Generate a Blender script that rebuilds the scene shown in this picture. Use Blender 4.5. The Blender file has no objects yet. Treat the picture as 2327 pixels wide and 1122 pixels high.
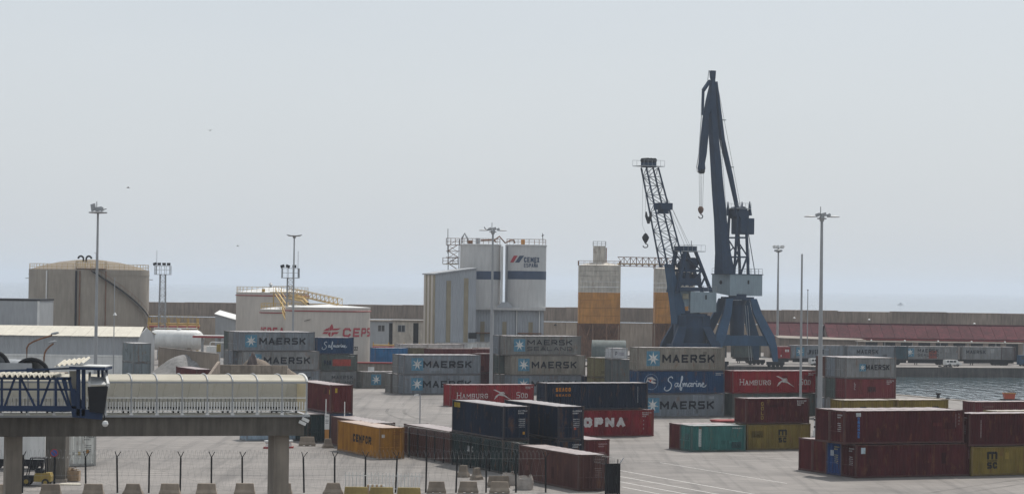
import bpy, math, random
from mathutils import Vector, Matrix
random.seed(7)

# ------------------------------------------------------------------ camera, world, sun, exposure
FPX, PW, PH = 5500.0, 2327.0, 1122.0          # focal length in photograph pixels, photograph size
CAM_Z, PITCH, ROLL = 16.2, math.radians(0.911), math.radians(0.773)
scene = bpy.context.scene
COL = scene.collection
CAMM = Matrix.Rotation(math.pi/2 + PITCH, 3, 'X') @ Matrix.Rotation(ROLL, 3, 'Z')
cam_d = bpy.data.cameras.new('camera')
cam_d.sensor_width = 36.0
cam_d.lens = 36.0*FPX/PW
cam_d.clip_start, cam_d.clip_end = 1.0, 60000.0
cam = bpy.data.objects.new('camera', cam_d)
M4 = CAMM.to_4x4(); M4.translation = (0, 0, CAM_Z)
cam.matrix_world = M4
COL.objects.link(cam)
scene.camera = cam

SUN_EL, SUN_AZ = math.radians(57), math.radians(24)      # azimuth measured from +Y (away from camera) towards +X
world = bpy.data.worlds.new('World'); scene.world = world
world.use_nodes = True
wn, wl = world.node_tree.nodes, world.node_tree.links
wn.clear()
sky = wn.new('ShaderNodeTexSky'); sky.sky_type = 'NISHITA'; sky.sun_disc = False
sky.sun_elevation, sky.sun_rotation = SUN_EL, SUN_AZ
sky.air_density, sky.dust_density, sky.ozone_density = 1.0, 3.0, 1.5
wmix = wn.new('ShaderNodeMix'); wmix.data_type = 'RGBA'; wmix.inputs[0].default_value = 0.80
wtc = wn.new('ShaderNodeTexCoord'); wmp = wn.new('ShaderNodeMapping'); wmp.inputs['Scale'].default_value = (1.6, 1.6, 7.0)
wnz = wn.new('ShaderNodeTexNoise'); wnz.inputs['Scale'].default_value = 2.4; wnz.inputs['Detail'].default_value = 4
wcm = wn.new('ShaderNodeMix'); wcm.data_type = 'RGBA'                 # bright summer haze over the whole sky, very slightly uneven
wcm.inputs[6].default_value = (6.68, 7.22, 7.75, 1); wcm.inputs[7].default_value = (7.15, 7.62, 8.05, 1)
wl.new(wtc.outputs['Generated'], wmp.inputs['Vector']); wl.new(wmp.outputs[0], wnz.inputs['Vector']); wl.new(wnz.outputs['Fac'], wcm.inputs[0]); wl.new(wcm.outputs[2], wmix.inputs[7])
bg = wn.new('ShaderNodeBackground'); bg.inputs[1].default_value = 0.10
wo = wn.new('ShaderNodeOutputWorld')
wl.new(sky.outputs[0], wmix.inputs[6]); wl.new(wmix.outputs[2], bg.inputs[0]); wl.new(bg.outputs[0], wo.inputs[0])

sun_d = bpy.data.lights.new('sun', 'SUN'); sun_d.energy = 3.3; sun_d.angle = math.radians(0.6); sun_d.color = (1.0, 0.95, 0.88)
sun = bpy.data.objects.new('sun', sun_d); COL.objects.link(sun)
sdir = Vector((math.sin(SUN_AZ)*math.cos(SUN_EL), math.cos(SUN_AZ)*math.cos(SUN_EL), math.sin(SUN_EL)))
sun.rotation_euler = (-sdir).to_track_quat('-Z', 'Y').to_euler(); sun.location = (0, 0, 200)

vs = scene.view_settings
vs.view_transform = 'Standard'; vs.look = 'None'; vs.exposure = 0.0; vs.gamma = 1.0; vs.use_curve_mapping = False
scene.render.engine = 'CYCLES'
scene.cycles.use_denoising = True
scene.cycles.max_bounces = 6; scene.cycles.diffuse_bounces = 3; scene.cycles.glossy_bounces = 3
scene.cycles.transparent_max_bounces = 12; scene.cycles.transmission_bounces = 4; scene.cycles.volume_bounces = 1
scene.cycles.caustics_reflective = False; scene.cycles.caustics_refractive = False

# ------------------------------------------------------------------ measuring helpers (photograph pixel -> place in the world)
def ray(px, py):
    d = CAMM @ Vector(((px - PW/2)/FPX, -(py - PH/2)/FPX, -1.0))
    return d/d.y
def W(px, py, D):
    d = ray(px, py)*D
    return Vector((d.x, d.y, CAM_Z + d.z))
def G(px, py, z=0.0):
    d = ray(px, py)
    return W(px, py, (z - CAM_Z)/d.z)
AL = math.radians(22.7)                       # the yard's grid is turned by this much
U = Vector((math.cos(AL), math.sin(AL), 0)); V = Vector((-math.sin(AL), math.cos(AL), 0)); ZV = Vector((0, 0, 1))

# ------------------------------------------------------------------ mesh builder
class MB:
    def __init__(s): s.v = []; s.f = []; s.sm = []
    def add(s, vs, fs, smooth=False):
        n = len(s.v); s.v += [tuple(p) for p in vs]
        for f in fs: s.f.append([i+n for i in f]); s.sm.append(smooth)
        return s
    def hexa(s, p):                           # 8 corners: bottom ring, top ring
        return s.add(p, [(0,3,2,1),(4,5,6,7),(0,1,5,4),(1,2,6,5),(2,3,7,6),(3,0,4,7)])
    def box(s, x0, x1, y0, y1, z0, z1):
        return s.hexa([(x0,y0,z0),(x1,y0,z0),(x1,y1,z0),(x0,y1,z0),(x0,y0,z1),(x1,y0,z1),(x1,y1,z1),(x0,y1,z1)])
    def obox(s, c, a, b, h):                  # centre, half vectors
        c, a, b, h = map(Vector, (c, a, b, h))
        return s.hexa([c-a-b-h, c+a-b-h, c+a+b-h, c-a+b-h, c-a-b+h, c+a-b+h, c+a+b+h, c-a+b+h])
    def bar(s, p, q, w, h=None, w2=None, h2=None, up=ZV):
        p, q = Vector(p), Vector(q); h = w if h is None else h
        w2 = w if w2 is None else w2; h2 = h if h2 is None else h2
        d = (q-p).normalized()
        a = d.cross(up)
        if a.length < 1e-3: a = d.cross(Vector((1,0,0)))
        a.normalize(); b = a.cross(d).normalized()
        a1, b1, a2, b2 = a*w/2, b*h/2, a*w2/2, b*h2/2
        return s.hexa([p-a1-b1, p+a1-b1, p+a1+b1, p-a1+b1, q-a2-b2, q+a2-b2, q+a2+b2, q-a2+b2])
    def tube(s, p, q, r, r2=None, n=8, cap=True):
        p, q = Vector(p), Vector(q); r2 = r if r2 is None else r2
        d = (q-p).normalized(); a = d.cross(ZV)
        if a.length < 1e-3: a = Vector((1,0,0))
        a.normalize(); b = d.cross(a)
        A, B = [], []
        for i in range(n):
            t = 2*math.pi*i/n; o = a*math.cos(t) + b*math.sin(t)
            A.append(p+o*r); B.append(q+o*r2)
        s.add(A+B, [(i, (i+1)%n, n+(i+1)%n, n+i) for i in range(n)], n > 5)
        if cap: s.add(A, [tuple(range(n))]); s.add(B, [tuple(range(n))])
        return s
    def path(s, pts, r, n=6):
        pts = [Vector(p) for p in pts]; rings = []
        for i, p in enumerate(pts):
            d = (pts[min(i+1, len(pts)-1)] - pts[max(i-1, 0)]).normalized()
            a = d.cross(ZV)
            if a.length < 1e-2: a = d.cross(Vector((0,1,0)))
            a.normalize(); b = d.cross(a)
            rr = r[i] if isinstance(r, (list, tuple)) else r
            rings.append([p + (a*math.cos(2*math.pi*k/n) + b*math.sin(2*math.pi*k/n))*rr for k in range(n)])
        fs = []
        for i in range(len(pts)-1):
            for k in range(n): fs.append((i*n+k, i*n+(k+1)%n, (i+1)*n+(k+1)%n, (i+1)*n+k))
        return s.add([p for R in rings for p in R], fs, n > 4)
    def lathe(s, prof, n=24, c=(0,0,0), a0=0.0, a1=2*math.pi, smooth=True):
        c = Vector(c); full = abs(a1-a0-2*math.pi) < 1e-6; m = n if full else n+1
        for j in range(len(prof)-1):          # each band has its own ring so that edges stay crisp
            vs = []
            for (r, z) in prof[j:j+2]:
                for i in range(m):
                    t = a0 + (a1-a0)*i/n; vs.append(c + Vector((r*math.cos(t), r*math.sin(t), z)))
            s.add(vs, [(i, (i+1)%m, m+(i+1)%m, m+i) for i in range(n)], smooth)
        return s
    def prism(s, poly, ext):                  # polygon (3D points) pushed along ext
        n = len(poly); P = [Vector(p) for p in poly]; e = Vector(ext)
        return s.add(P + [p+e for p in P], [tuple(range(n)), tuple(range(2*n-1, n-1, -1))] + [(i, (i+1)%n, n+(i+1)%n, n+i) for i in range(n)])
    def loft(s, secs):                        # list of 4-point sections
        n = len(secs); vs = [p for q in secs for p in q]; fs = [(0,3,2,1), tuple(range(4*n-4, 4*n))]
        for i in range(n-1):
            for k in range(4): fs.append((4*i+k, 4*i+(k+1)%4, 4*i+4+(k+1)%4, 4*i+4+k))
        return s.add(vs, fs)
    def mesh(s, name, mat, off=None):
        me = bpy.data.meshes.new(name)
        v = s.v if off is None else [(x-off[0], y-off[1], z-off[2]) for x, y, z in s.v]
        me.from_pydata(v, [], s.f); me.update()
        me.polygons.foreach_set('use_smooth', s.sm)
        if mat: me.materials.append(mat)
        return me

def link(o, parent=None):
    COL.objects.link(o)
    if parent is not None: o.parent = parent
    return o
def thing(name, label, cat, loc=(0,0,0), rz=0.0, group=None):
    o = bpy.data.objects.new(name, None); o.location = loc; o.rotation_euler = (0, 0, rz); o.empty_display_size = 0.5
    o['label'] = label; o['category'] = cat
    if group: o['group'] = group
    return link(o)
def part(name, mb, mat, parent, world=False, color=None, label=None):
    off = None
    if world:
        r = parent; off = Vector((0,0,0))
        while r is not None: off = off + r.location; r = r.parent
    me = mb if isinstance(mb, bpy.types.Mesh) else mb.mesh(name, mat, off)
    o = bpy.data.objects.new(name, me)
    if color: o.color = color
    if label: o['label'] = label
    return link(o, parent)
def single(name, mb, mat, label, cat, loc=(0,0,0), rz=0.0, group=None, color=None, world=False):
    o = bpy.data.objects.new(name, mb if isinstance(mb, bpy.types.Mesh) else mb.mesh(name, mat, Vector(loc) if world else None))
    o.location = loc; o.rotation_euler = (0,0,rz); o['label'] = label; o['category'] = cat
    if group: o['group'] = group
    if color: o.color = color
    return link(o)
def struct(name, mb, mat, kind='structure', parent=None):
    o = bpy.data.objects.new(name, mb.mesh(name, mat))
    if parent is None: o['kind'] = kind
    return link(o, parent)
def copy_tree(o, parent=None):
    c = o.copy(); link(c, parent)
    for ch in o.children[:]: copy_tree(ch, c)
    return c

# ------------------------------------------------------------------ materials
def mat(name, col, rough=0.7, var=0.18, scale=0.6, streak=0.0, rust=0.0, rustcol=(0.16,0.075,0.035), metal=0.0, bump=0.0, spec=0.5, objcol=False, rand=0.0, sunlit_dust=0.0, panel=0.0):
    m = bpy.data.materials.new(name); m.use_nodes = True
    N, L = m.node_tree.nodes, m.node_tree.links
    b = N['Principled BSDF']; b.inputs['Roughness'].default_value = rough; b.inputs['Metallic'].default_value = metal
    b.inputs['Specular IOR Level'].default_value = spec
    tc = N.new('ShaderNodeTexCoord')
    def noise(sc, det=5, z=1.0, rough_=0.6):
        mp = N.new('ShaderNodeMapping'); mp.inputs['Scale'].default_value = (sc, sc, sc*z); L.new(tc.outputs['Object'], mp.inputs['Vector'])
        if objcol or rand:
            oi = N.new('ShaderNodeObjectInfo'); mul = N.new('ShaderNodeMath'); mul.operation = 'MULTIPLY'; mul.inputs[1].default_value = 57.0
            L.new(oi.outputs['Random'], mul.inputs[0]); L.new(mul.outputs[0], mp.inputs['Location'])
        n = N.new('ShaderNodeTexNoise'); n.inputs['Scale'].default_value = 1.0; n.inputs['Detail'].default_value = det; n.inputs['Roughness'].default_value = rough_
        L.new(mp.outputs[0], n.inputs['Vector']); return n.outputs['Fac']
    def rng(x, a, b_, lo, hi):
        r = N.new('ShaderNodeMapRange'); r.inputs[1].default_value = a; r.inputs[2].default_value = b_; r.inputs[3].default_value = lo; r.inputs[4].default_value = hi
        L.new(x, r.inputs[0]); return r.outputs[0]
    def mix(kind, f, A, B):
        x = N.new('ShaderNodeMix'); x.data_type = 'RGBA'; x.blend_type = kind
        for s_, val in ((0, f), (6, A), (7, B)):
            if hasattr(val, 'links'): L.new(val, x.inputs[s_])
            elif s_ == 0: x.inputs[0].default_value = val
            else: x.inputs[s_].default_value = (*val, 1) if len(val) == 3 else val
        return x.outputs[2]
    if objcol:
        oi = N.new('ShaderNodeObjectInfo'); base = oi.outputs['Color']
    else:
        rg = N.new('ShaderNodeRGB'); rg.outputs[0].default_value = (*col, 1); base = rg.outputs[0]
    def grey(sock):
        c = N.new('ShaderNodeCombineColor')
        for i in range(3): L.new(sock, c.inputs[i])
        return c.outputs[0]
    g = grey(rng(noise(scale), 0.3, 0.7, 1-var, 1+var)); cur = mix('MULTIPLY', 1.0, base, g)
    if panel:
        sx_ = N.new('ShaderNodeSeparateXYZ'); L.new(tc.outputs['Object'], sx_.inputs[0]); oi3 = N.new('ShaderNodeObjectInfo')
        m1 = N.new('ShaderNodeMath'); m1.operation = 'MULTIPLY'; m1.inputs[1].default_value = 0.9; L.new(sx_.outputs[0], m1.inputs[0])
        m2 = N.new('ShaderNodeMath'); m2.operation = 'FLOOR'; L.new(m1.outputs[0], m2.inputs[0])
        m3 = N.new('ShaderNodeMath'); m3.operation = 'MULTIPLY_ADD'; m3.inputs[1].default_value = 91.0; L.new(oi3.outputs['Random'], m3.inputs[0]); L.new(m2.outputs[0], m3.inputs[2])
        wnn = N.new('ShaderNodeTexWhiteNoise'); wnn.noise_dimensions = '1D'; L.new(m3.outputs[0], wnn.inputs['W'])
        cur = mix('MULTIPLY', 1.0, cur, grey(rng(wnn.outputs['Value'], 0, 1, 1-panel, 1+panel)))
        f3 = rng(noise(1.5, 5, 0.06, 0.7), 0.60, 0.70, 0.0, 0.55); cur = mix('MIX', f3, cur, rustcol)
    if streak:
        g2 = grey(rng(noise(2.2, 4, 0.12), 0.35, 0.65, 1-streak, 1+streak*0.6)); cur = mix('MULTIPLY', 1.0, cur, g2)
    if sunlit_dust:
        cur = mix('MIX', rng(noise(1.1, 5), 0.3, 0.7, sunlit_dust*0.5, sunlit_dust*1.3), cur, (0.52, 0.46, 0.44))
    if rust:
        f1 = rng(noise(1.7, 6, 0.35, 0.7), 0.56, 0.68, 0.0, rust); cur = mix('MIX', f1, cur, rustcol)
    if rand:
        oi2 = N.new('ShaderNodeObjectInfo'); cur = mix('MULTIPLY', 1.0, cur, grey(rng(oi2.outputs['Random'], 0, 1, 1-rand, 1+rand)))
    L.new(cur, b.inputs['Base Color'])
    if bump:
        bp = N.new('ShaderNodeBump'); bp.inputs['Strength'].default_value = bump; bp.inputs['Distance'].default_value = 0.03
        L.new(noise(6.0, 6), bp.inputs['Height']); L.new(bp.outputs[0], b.inputs['Normal'])
    return m

M = {}
M['cont'] = mat('container_paint', (1,1,1), 0.75, 0.2, 0.5, streak=0.2, rust=0.55, objcol=True, spec=0.1, panel=0.09)
M['roof_cont'] = mat('container_roof_paint', (1,1,1), 0.4, 0.15, 0.5, rust=0.3, objcol=True, sunlit_dust=0.62)  # roof dust, laid on paler and thicker to paint in the sun's brightness
M['frame_cont'] = mat('container_frame_paint', (1,1,1), 0.5, 0.2, 0.8, streak=0.2, rust=0.7, objcol=True, spec=0.3)
M['paint'] = mat('flat_paint', (1,1,1), 0.65, 0.14, 1.5, streak=0.16, objcol=True, spec=0.15)
_m = M['paint']; _N, _L = _m.node_tree.nodes, _m.node_tree.links          # worn print: bare patches where the paint has flaked
_tr = _N.new('ShaderNodeBsdfTransparent'); _ms = _N.new('ShaderNodeMixShader'); _nz = _N.new('ShaderNodeTexNoise'); _nz.inputs['Scale'].default_value = 3.2; _nz.inputs['Detail'].default_value = 7; _nz.inputs['Roughness'].default_value = .7
_tc = _N.new('ShaderNodeTexCoord'); _oi = _N.new('ShaderNodeObjectInfo'); _va = _N.new('ShaderNodeVectorMath'); _va.operation = 'ADD'; _vm = _N.new('ShaderNodeMath'); _vm.operation = 'MULTIPLY'; _vm.inputs[1].default_value = 43.0
_L.new(_oi.outputs['Random'], _vm.inputs[0]); _L.new(_tc.outputs['Object'], _va.inputs[0]); _L.new(_vm.outputs[0], _va.inputs[1]); _L.new(_va.outputs[0], _nz.inputs['Vector'])
_mr = _N.new('ShaderNodeMapRange'); _mr.inputs[1].default_value = .50; _mr.inputs[2].default_value = .68; _mr.inputs[3].default_value = .04; _mr.inputs[4].default_value = .38
_L.new(_nz.outputs['Fac'], _mr.inputs[0]); _L.new(_mr.outputs[0], _ms.inputs[0]); _L.new(_N['Principled BSDF'].outputs[0], _ms.inputs[1]); _L.new(_tr.outputs[0], _ms.inputs[2]); _L.new(_ms.outputs[0], _N['Material Output'].inputs[0])
M['steel'] = mat('galvanised_steel', (0.33,0.34,0.35), 0.5, 0.12, 1.0, metal=0.3)
M['pole'] = mat('galvanised_pole', (0.30,0.31,0.32), 0.55, 0.1, 0.6, streak=0.1)
M['dark'] = mat('dark_metal', (0.014,0.015,0.018), 0.65, 0.2, 1.0, spec=0.2)
M['postblack'] = mat('fence_post_paint', (0.012,0.013,0.014), 0.65, 0.2, 1.0, spec=0.2)
M['wire'] = mat('fence_wire', (0.20,0.21,0.21), 0.5, 0.1, 1.0, metal=0.5)
M['concrete'] = mat('weathered_concrete', (0.25,0.215,0.18), 0.85, 0.2, 0.25, streak=0.22, bump=0.25)
M['wallcon'] = mat('breakwater_concrete', (0.225,0.18,0.145), 0.9, 0.22, 0.12, streak=0.26, rand=0.10)
M['wallcon2'] = mat('breakwater_footing_concrete', (0.30,0.24,0.185), 0.9, 0.2, 0.12, streak=0.22, rand=0.10)
M['dome'] = mat('tank_dome_concrete', (0.215,0.178,0.135), 0.9, 0.15, 0.3)
M['tankcon'] = mat('tank_concrete', (0.295,0.26,0.216), 0.9, 0.12, 0.2, streak=0.11)
M['tankwhite'] = mat('tank_cream_paint', (0.50,0.455,0.405), 0.6, 0.07, 0.2, streak=0.08, spec=0.3)
M['white'] = mat('white_paint', (0.66,0.66,0.64), 0.5, 0.1, 0.4, streak=0.1)
M['cream'] = mat('cream_sheet', (0.56,0.52,0.43), 0.6, 0.1, 0.5, streak=0.1)
M['greysheet'] = mat('grey_cladding', (0.33,0.345,0.36), 0.6, 0.1, 0.2, streak=0.1, spec=0.3)
M['bluegrey'] = mat('blue_grey_cladding', (0.32,0.34,0.365), 0.6, 0.08, 0.2, streak=0.07, spec=0.25)
M['strip'] = mat('yellowed_skylight_strip', (0.255,0.22,0.15), 0.6, 0.15, 0.5, streak=0.15)
M['silowhite'] = mat('silo_white_paint', (0.50,0.495,0.485), 0.6, 0.06, 0.25, streak=0.09, spec=0.3)
M['navyband'] = mat('navy_paint', (0.035,0.06,0.11), 0.5, 0.15, 0.3)
M['oldwhite'] = mat('flaking_white_paint', (0.50,0.46,0.40), 0.75, 0.2, 0.6, streak=0.2, rust=0.5)
M['orange'] = mat('faded_orange_paint', (0.46,0.21,0.045), 0.7, 0.2, 0.4, streak=0.22, rust=0.3)
M['rusty'] = mat('rusty_steel', (0.20,0.10,0.055), 0.8, 0.3, 0.7, streak=0.3)
M['yellow'] = mat('yellow_handrail_paint', (0.46,0.30,0.08), 0.6, 0.2, 0.8, rust=0.4)
M['yellow2'] = mat('yellow_machine_paint', (0.27,0.19,0.035), 0.6, 0.2, 0.8, rust=0.3)  # yellow darkened so the colour carries the shade over the forklift
M['red'] = mat('red_lettering_paint', (0.36,0.03,0.045), 0.5, 0.1, 1.0)
M['redpaint'] = mat('red_paint', (0.30,0.035,0.035), 0.55, 0.2, 0.8)
M['redtile'] = mat('red_roof_tiles', (0.070,0.014,0.019), 0.9, 0.35, 0.5, streak=0.3, bump=0.4, spec=0.2, rand=0.12)
M['stone'] = mat('shed_rendered_wall', (0.24,0.19,0.155), 0.9, 0.2, 0.4, streak=0.2)
M['crane'] = mat('crane_navy_paint', (0.009,0.030,0.066), 0.6, 0.2, 0.4, streak=0.15, rust=0.05, spec=0.25)
M['crane2'] = mat('crane_slate_paint', (0.021,0.062,0.120), 0.6, 0.2, 0.3, streak=0.15, rust=0.06, spec=0.25)
M['house'] = mat('crane_cab_paint', (0.235,0.285,0.315), 0.6, 0.1, 0.3, streak=0.1)
M['cabglass'] = mat('dark_window_glass', (0.03,0.035,0.04), 0.12, 0.1, 1.0)
M['rope'] = mat('steel_rope', (0.10,0.10,0.10), 0.6, 0.1, 1.0)
M['hook'] = mat('rusty_hook_block', (0.12,0.055,0.03), 0.7, 0.3, 2.0)
M['bridgeblue'] = mat('boarding_bridge_blue_paint', (0.010,0.028,0.075), 0.55, 0.2, 0.8, streak=0.15, spec=0.3)
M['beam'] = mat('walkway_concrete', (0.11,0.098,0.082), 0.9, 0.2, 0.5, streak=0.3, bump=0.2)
M['pillar'] = mat('pillar_concrete', (0.22,0.19,0.155), 0.9, 0.15, 0.5, streak=0.2, bump=0.2)
M['barrier'] = mat('barrier_concrete', (0.25,0.205,0.16), 0.9, 0.2, 1.2, streak=0.15, bump=0.3, rand=0.18)
M['barrier_y'] = mat('barrier_yellow_paint', (0.27,0.20,0.065), 0.8, 0.25, 1.2, streak=0.2)
M['bag'] = mat('woven_bulk_bag', (0.36,0.325,0.295), 0.85, 0.25, 2.0, bump=0.8)
M['bagdirt'] = mat('bag_filling', (0.30,0.24,0.2), 0.9, 0.2, 2.0)
M['gravel'] = mat('grey_gravel', (0.22,0.215,0.21), 0.95, 0.3, 1.4, bump=0.8)
M['sand'] = mat('brown_aggregate', (0.165,0.13,0.10), 0.95, 0.3, 1.2, bump=0.8)
M['rock'] = mat('dark_aggregate', (0.06,0.045,0.042), 0.95, 0.3, 1.5, bump=0.8)
M['line'] = mat('worn_white_line', (0.62,0.60,0.57), 0.7, 0.3, 2.5)
M['rubber'] = mat('black_rubber', (0.012,0.012,0.013), 0.8, 0.2, 2.0)
M['wood'] = mat('splintered_timber', (0.34,0.24,0.15), 0.85, 0.3, 3.0)
M['tarp'] = mat('grey_green_tarpaulin', (0.085,0.105,0.10), 0.75, 0.2, 0.6, streak=0.2)
M['quayface'] = mat('quay_face_concrete', (0.075,0.065,0.06), 0.85, 0.3, 0.4, streak=0.4)
M['gull'] = mat('gull_feathers', (0.25,0.25,0.26), 0.8, 0.2, 6.0)

def poly_mat(name='polycarbonate_sheet', col=(0.74,0.68,0.55), tcol=(0.70,0.66,0.54)):                               # cream translucent polycarbonate
    m = bpy.data.materials.new(name); m.use_nodes = True
    N, L = m.node_tree.nodes, m.node_tree.links; b = N['Principled BSDF']
    b.inputs['Base Color'].default_value = (*col, 1); b.inputs['Roughness'].default_value = 0.4
    tr = N.new('ShaderNodeBsdfTranslucent'); tr.inputs[0].default_value = (*tcol, 1)
    tc = N.new('ShaderNodeTexCoord'); n = N.new('ShaderNodeTexNoise'); n.inputs['Scale'].default_value = 0.9; n.inputs['Detail'].default_value = 6
    r = N.new('ShaderNodeMapRange'); r.inputs[1].default_value = 0.3; r.inputs[2].default_value = 0.75; r.inputs[3].default_value = 0.36; r.inputs[4].default_value = 0.50
    L.new(tc.outputs['Object'], n.inputs['Vector']); L.new(n.outputs['Fac'], r.inputs[0])
    ms = N.new('ShaderNodeMixShader'); L.new(r.outputs[0], ms.inputs[0]); L.new(b.outputs[0], ms.inputs[1]); L.new(tr.outputs[0], ms.inputs[2])
    L.new(ms.outputs[0], N['Material Output'].inputs[0]); return m
M['poly'] = poly_mat()
M['polygrey'] = poly_mat('cloudy_polycarbonate_sheet', (0.60,0.60,0.575), (0.62,0.62,0.60))

def ground_mat():
    m = bpy.data.materials.new('yard_concrete'); m.use_nodes = True
    N, L = m.node_tree.nodes, m.node_tree.links; b = N['Principled BSDF']
    geo = N.new('ShaderNodeNewGeometry')
    def noise(scale, rot=0.0, det=6, ro=0.6):
        mp = N.new('ShaderNodeMapping'); mp.inputs['Rotation'].default_value = (0,0,rot); mp.inputs['Scale'].default_value = (*scale, 1)
        L.new(geo.outputs['Position'], mp.inputs['Vector'])
        n = N.new('ShaderNodeTexNoise'); n.inputs['Scale'].default_value = 1; n.inputs['Detail'].default_value = det; n.inputs['Roughness'].default_value = ro
        L.new(mp.outputs[0], n.inputs['Vector']); return n.outputs['Fac']
    def rng(x, a, b_, lo, hi):
        r = N.new('ShaderNodeMapRange'); r.inputs[1].default_value = a; r.inputs[2].default_value = b_; r.inputs[3].default_value = lo; r.inputs[4].default_value = hi
        L.new(x, r.inputs[0]); return r.outputs[0]
    def mul(a, b_):
        x = N.new('ShaderNodeMath'); x.operation = 'MULTIPLY'; L.new(a, x.inputs[0]); L.new(b_, x.inputs[1]); return x.outputs[0]
    a = rng(noise((0.05,0.05)), 0.3, 0.7, 0.74, 1.18)
    bb = rng(noise((0.35,0.35)), 0.3, 0.7, 0.86, 1.1)
    c = rng(noise((0.02,0.9), -AL, 5), 0.3, 0.7, 0.86, 1.10)         # tyre sweeps along the yard's long lanes
    d = rng(noise((0.9,0.025), -AL+0.18, 5), 0.50, 0.72, 1.0, 0.62)
    br = N.new('ShaderNodeTexBrick'); br.offset = 0.0; br.inputs['Scale'].default_value = 1.0; br.inputs['Brick Width'].default_value = 7.5; br.inputs['Row Height'].default_value = 5.0
    br.inputs['Mortar Size'].default_value = 0.06; br.inputs['Mortar Smooth'].default_value = 0.6; br.inputs['Color1'].default_value = (1,1,1,1); br.inputs['Color2'].default_value = (.88,.88,.88,1); br.inputs['Mortar'].default_value = (.62,.62,.62,1)
    mpb = N.new('ShaderNodeMapping'); mpb.inputs['Rotation'].default_value = (0,0,-AL); L.new(geo.outputs['Position'], mpb.inputs['Vector']); L.new(mpb.outputs[0], br.inputs['Vector'])
    bsep = N.new('ShaderNodeSeparateColor'); L.new(br.outputs['Color'], bsep.inputs[0])
    stain = rng(noise((0.22,0.16), 0.4, 7, 0.7), 0.60, 0.70, 1.0, 0.70)
    tyre = rng(noise((0.03,2.6), -AL+0.5, 3), 0.58, 0.68, 1.0, 0.80)
    t = mul(mul(mul(a, bb), mul(c, d)), mul(mul(bsep.outputs[0], stain), tyre))
    ramp = N.new('ShaderNodeMix'); ramp.data_type = 'RGBA'
    ramp.inputs[6].default_value = (0.088,0.080,0.074,1); ramp.inputs[7].default_value = (0.248,0.225,0.206,1)
    L.new(rng(t, 0.48, 1.12, 0.0, 1.0), ramp.inputs[0]); L.new(ramp.outputs[2], b.inputs['Base Color'])
    b.inputs['Roughness'].default_value = 0.75
    bp = N.new('ShaderNodeBump'); bp.inputs['Strength'].default_value = 0.3; bp.inputs['Distance'].default_value = 0.02
    L.new(noise((3,3)), bp.inputs['Height']); L.new(bp.outputs[0], b.inputs['Normal'])
    return m
M['ground'] = ground_mat()

def water_mat(name, wave, dist, col):
    m = bpy.data.materials.new(name); m.use_nodes = True
    N, L = m.node_tree.nodes, m.node_tree.links; b = N['Principled BSDF']
    b.inputs['Base Color'].default_value = (*col, 1); b.inputs['Roughness'].default_value = 0.06; b.inputs['IOR'].default_value = 1.33
    geo = N.new('ShaderNodeNewGeometry'); mp = N.new('ShaderNodeMapping'); mp.inputs['Scale'].default_value = (wave, wave*0.24, 1)
    L.new(geo.outputs['Position'], mp.inputs['Vector'])
    n = N.new('ShaderNodeTexNoise'); n.inputs['Scale'].default_value = 1; n.inputs['Detail'].default_value = 3; n.inputs['Roughness'].default_value = 0.55
    L.new(mp.outputs[0], n.inputs['Vector'])
    bp = N.new('ShaderNodeBump'); bp.inputs['Strength'].default_value = 1.0; bp.inputs['Distance'].default_value = dist
    L.new(n.outputs['Fac'], bp.inputs['Height']); L.new(bp.outputs[0], b.inputs['Normal']); return m
M['sea'] = water_mat('open_sea', 0.12, 2.5, (0.02,0.06,0.10))
M['basin'] = water_mat('harbour_water', 0.5, 0.5, (0.075,0.115,0.13))

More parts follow.
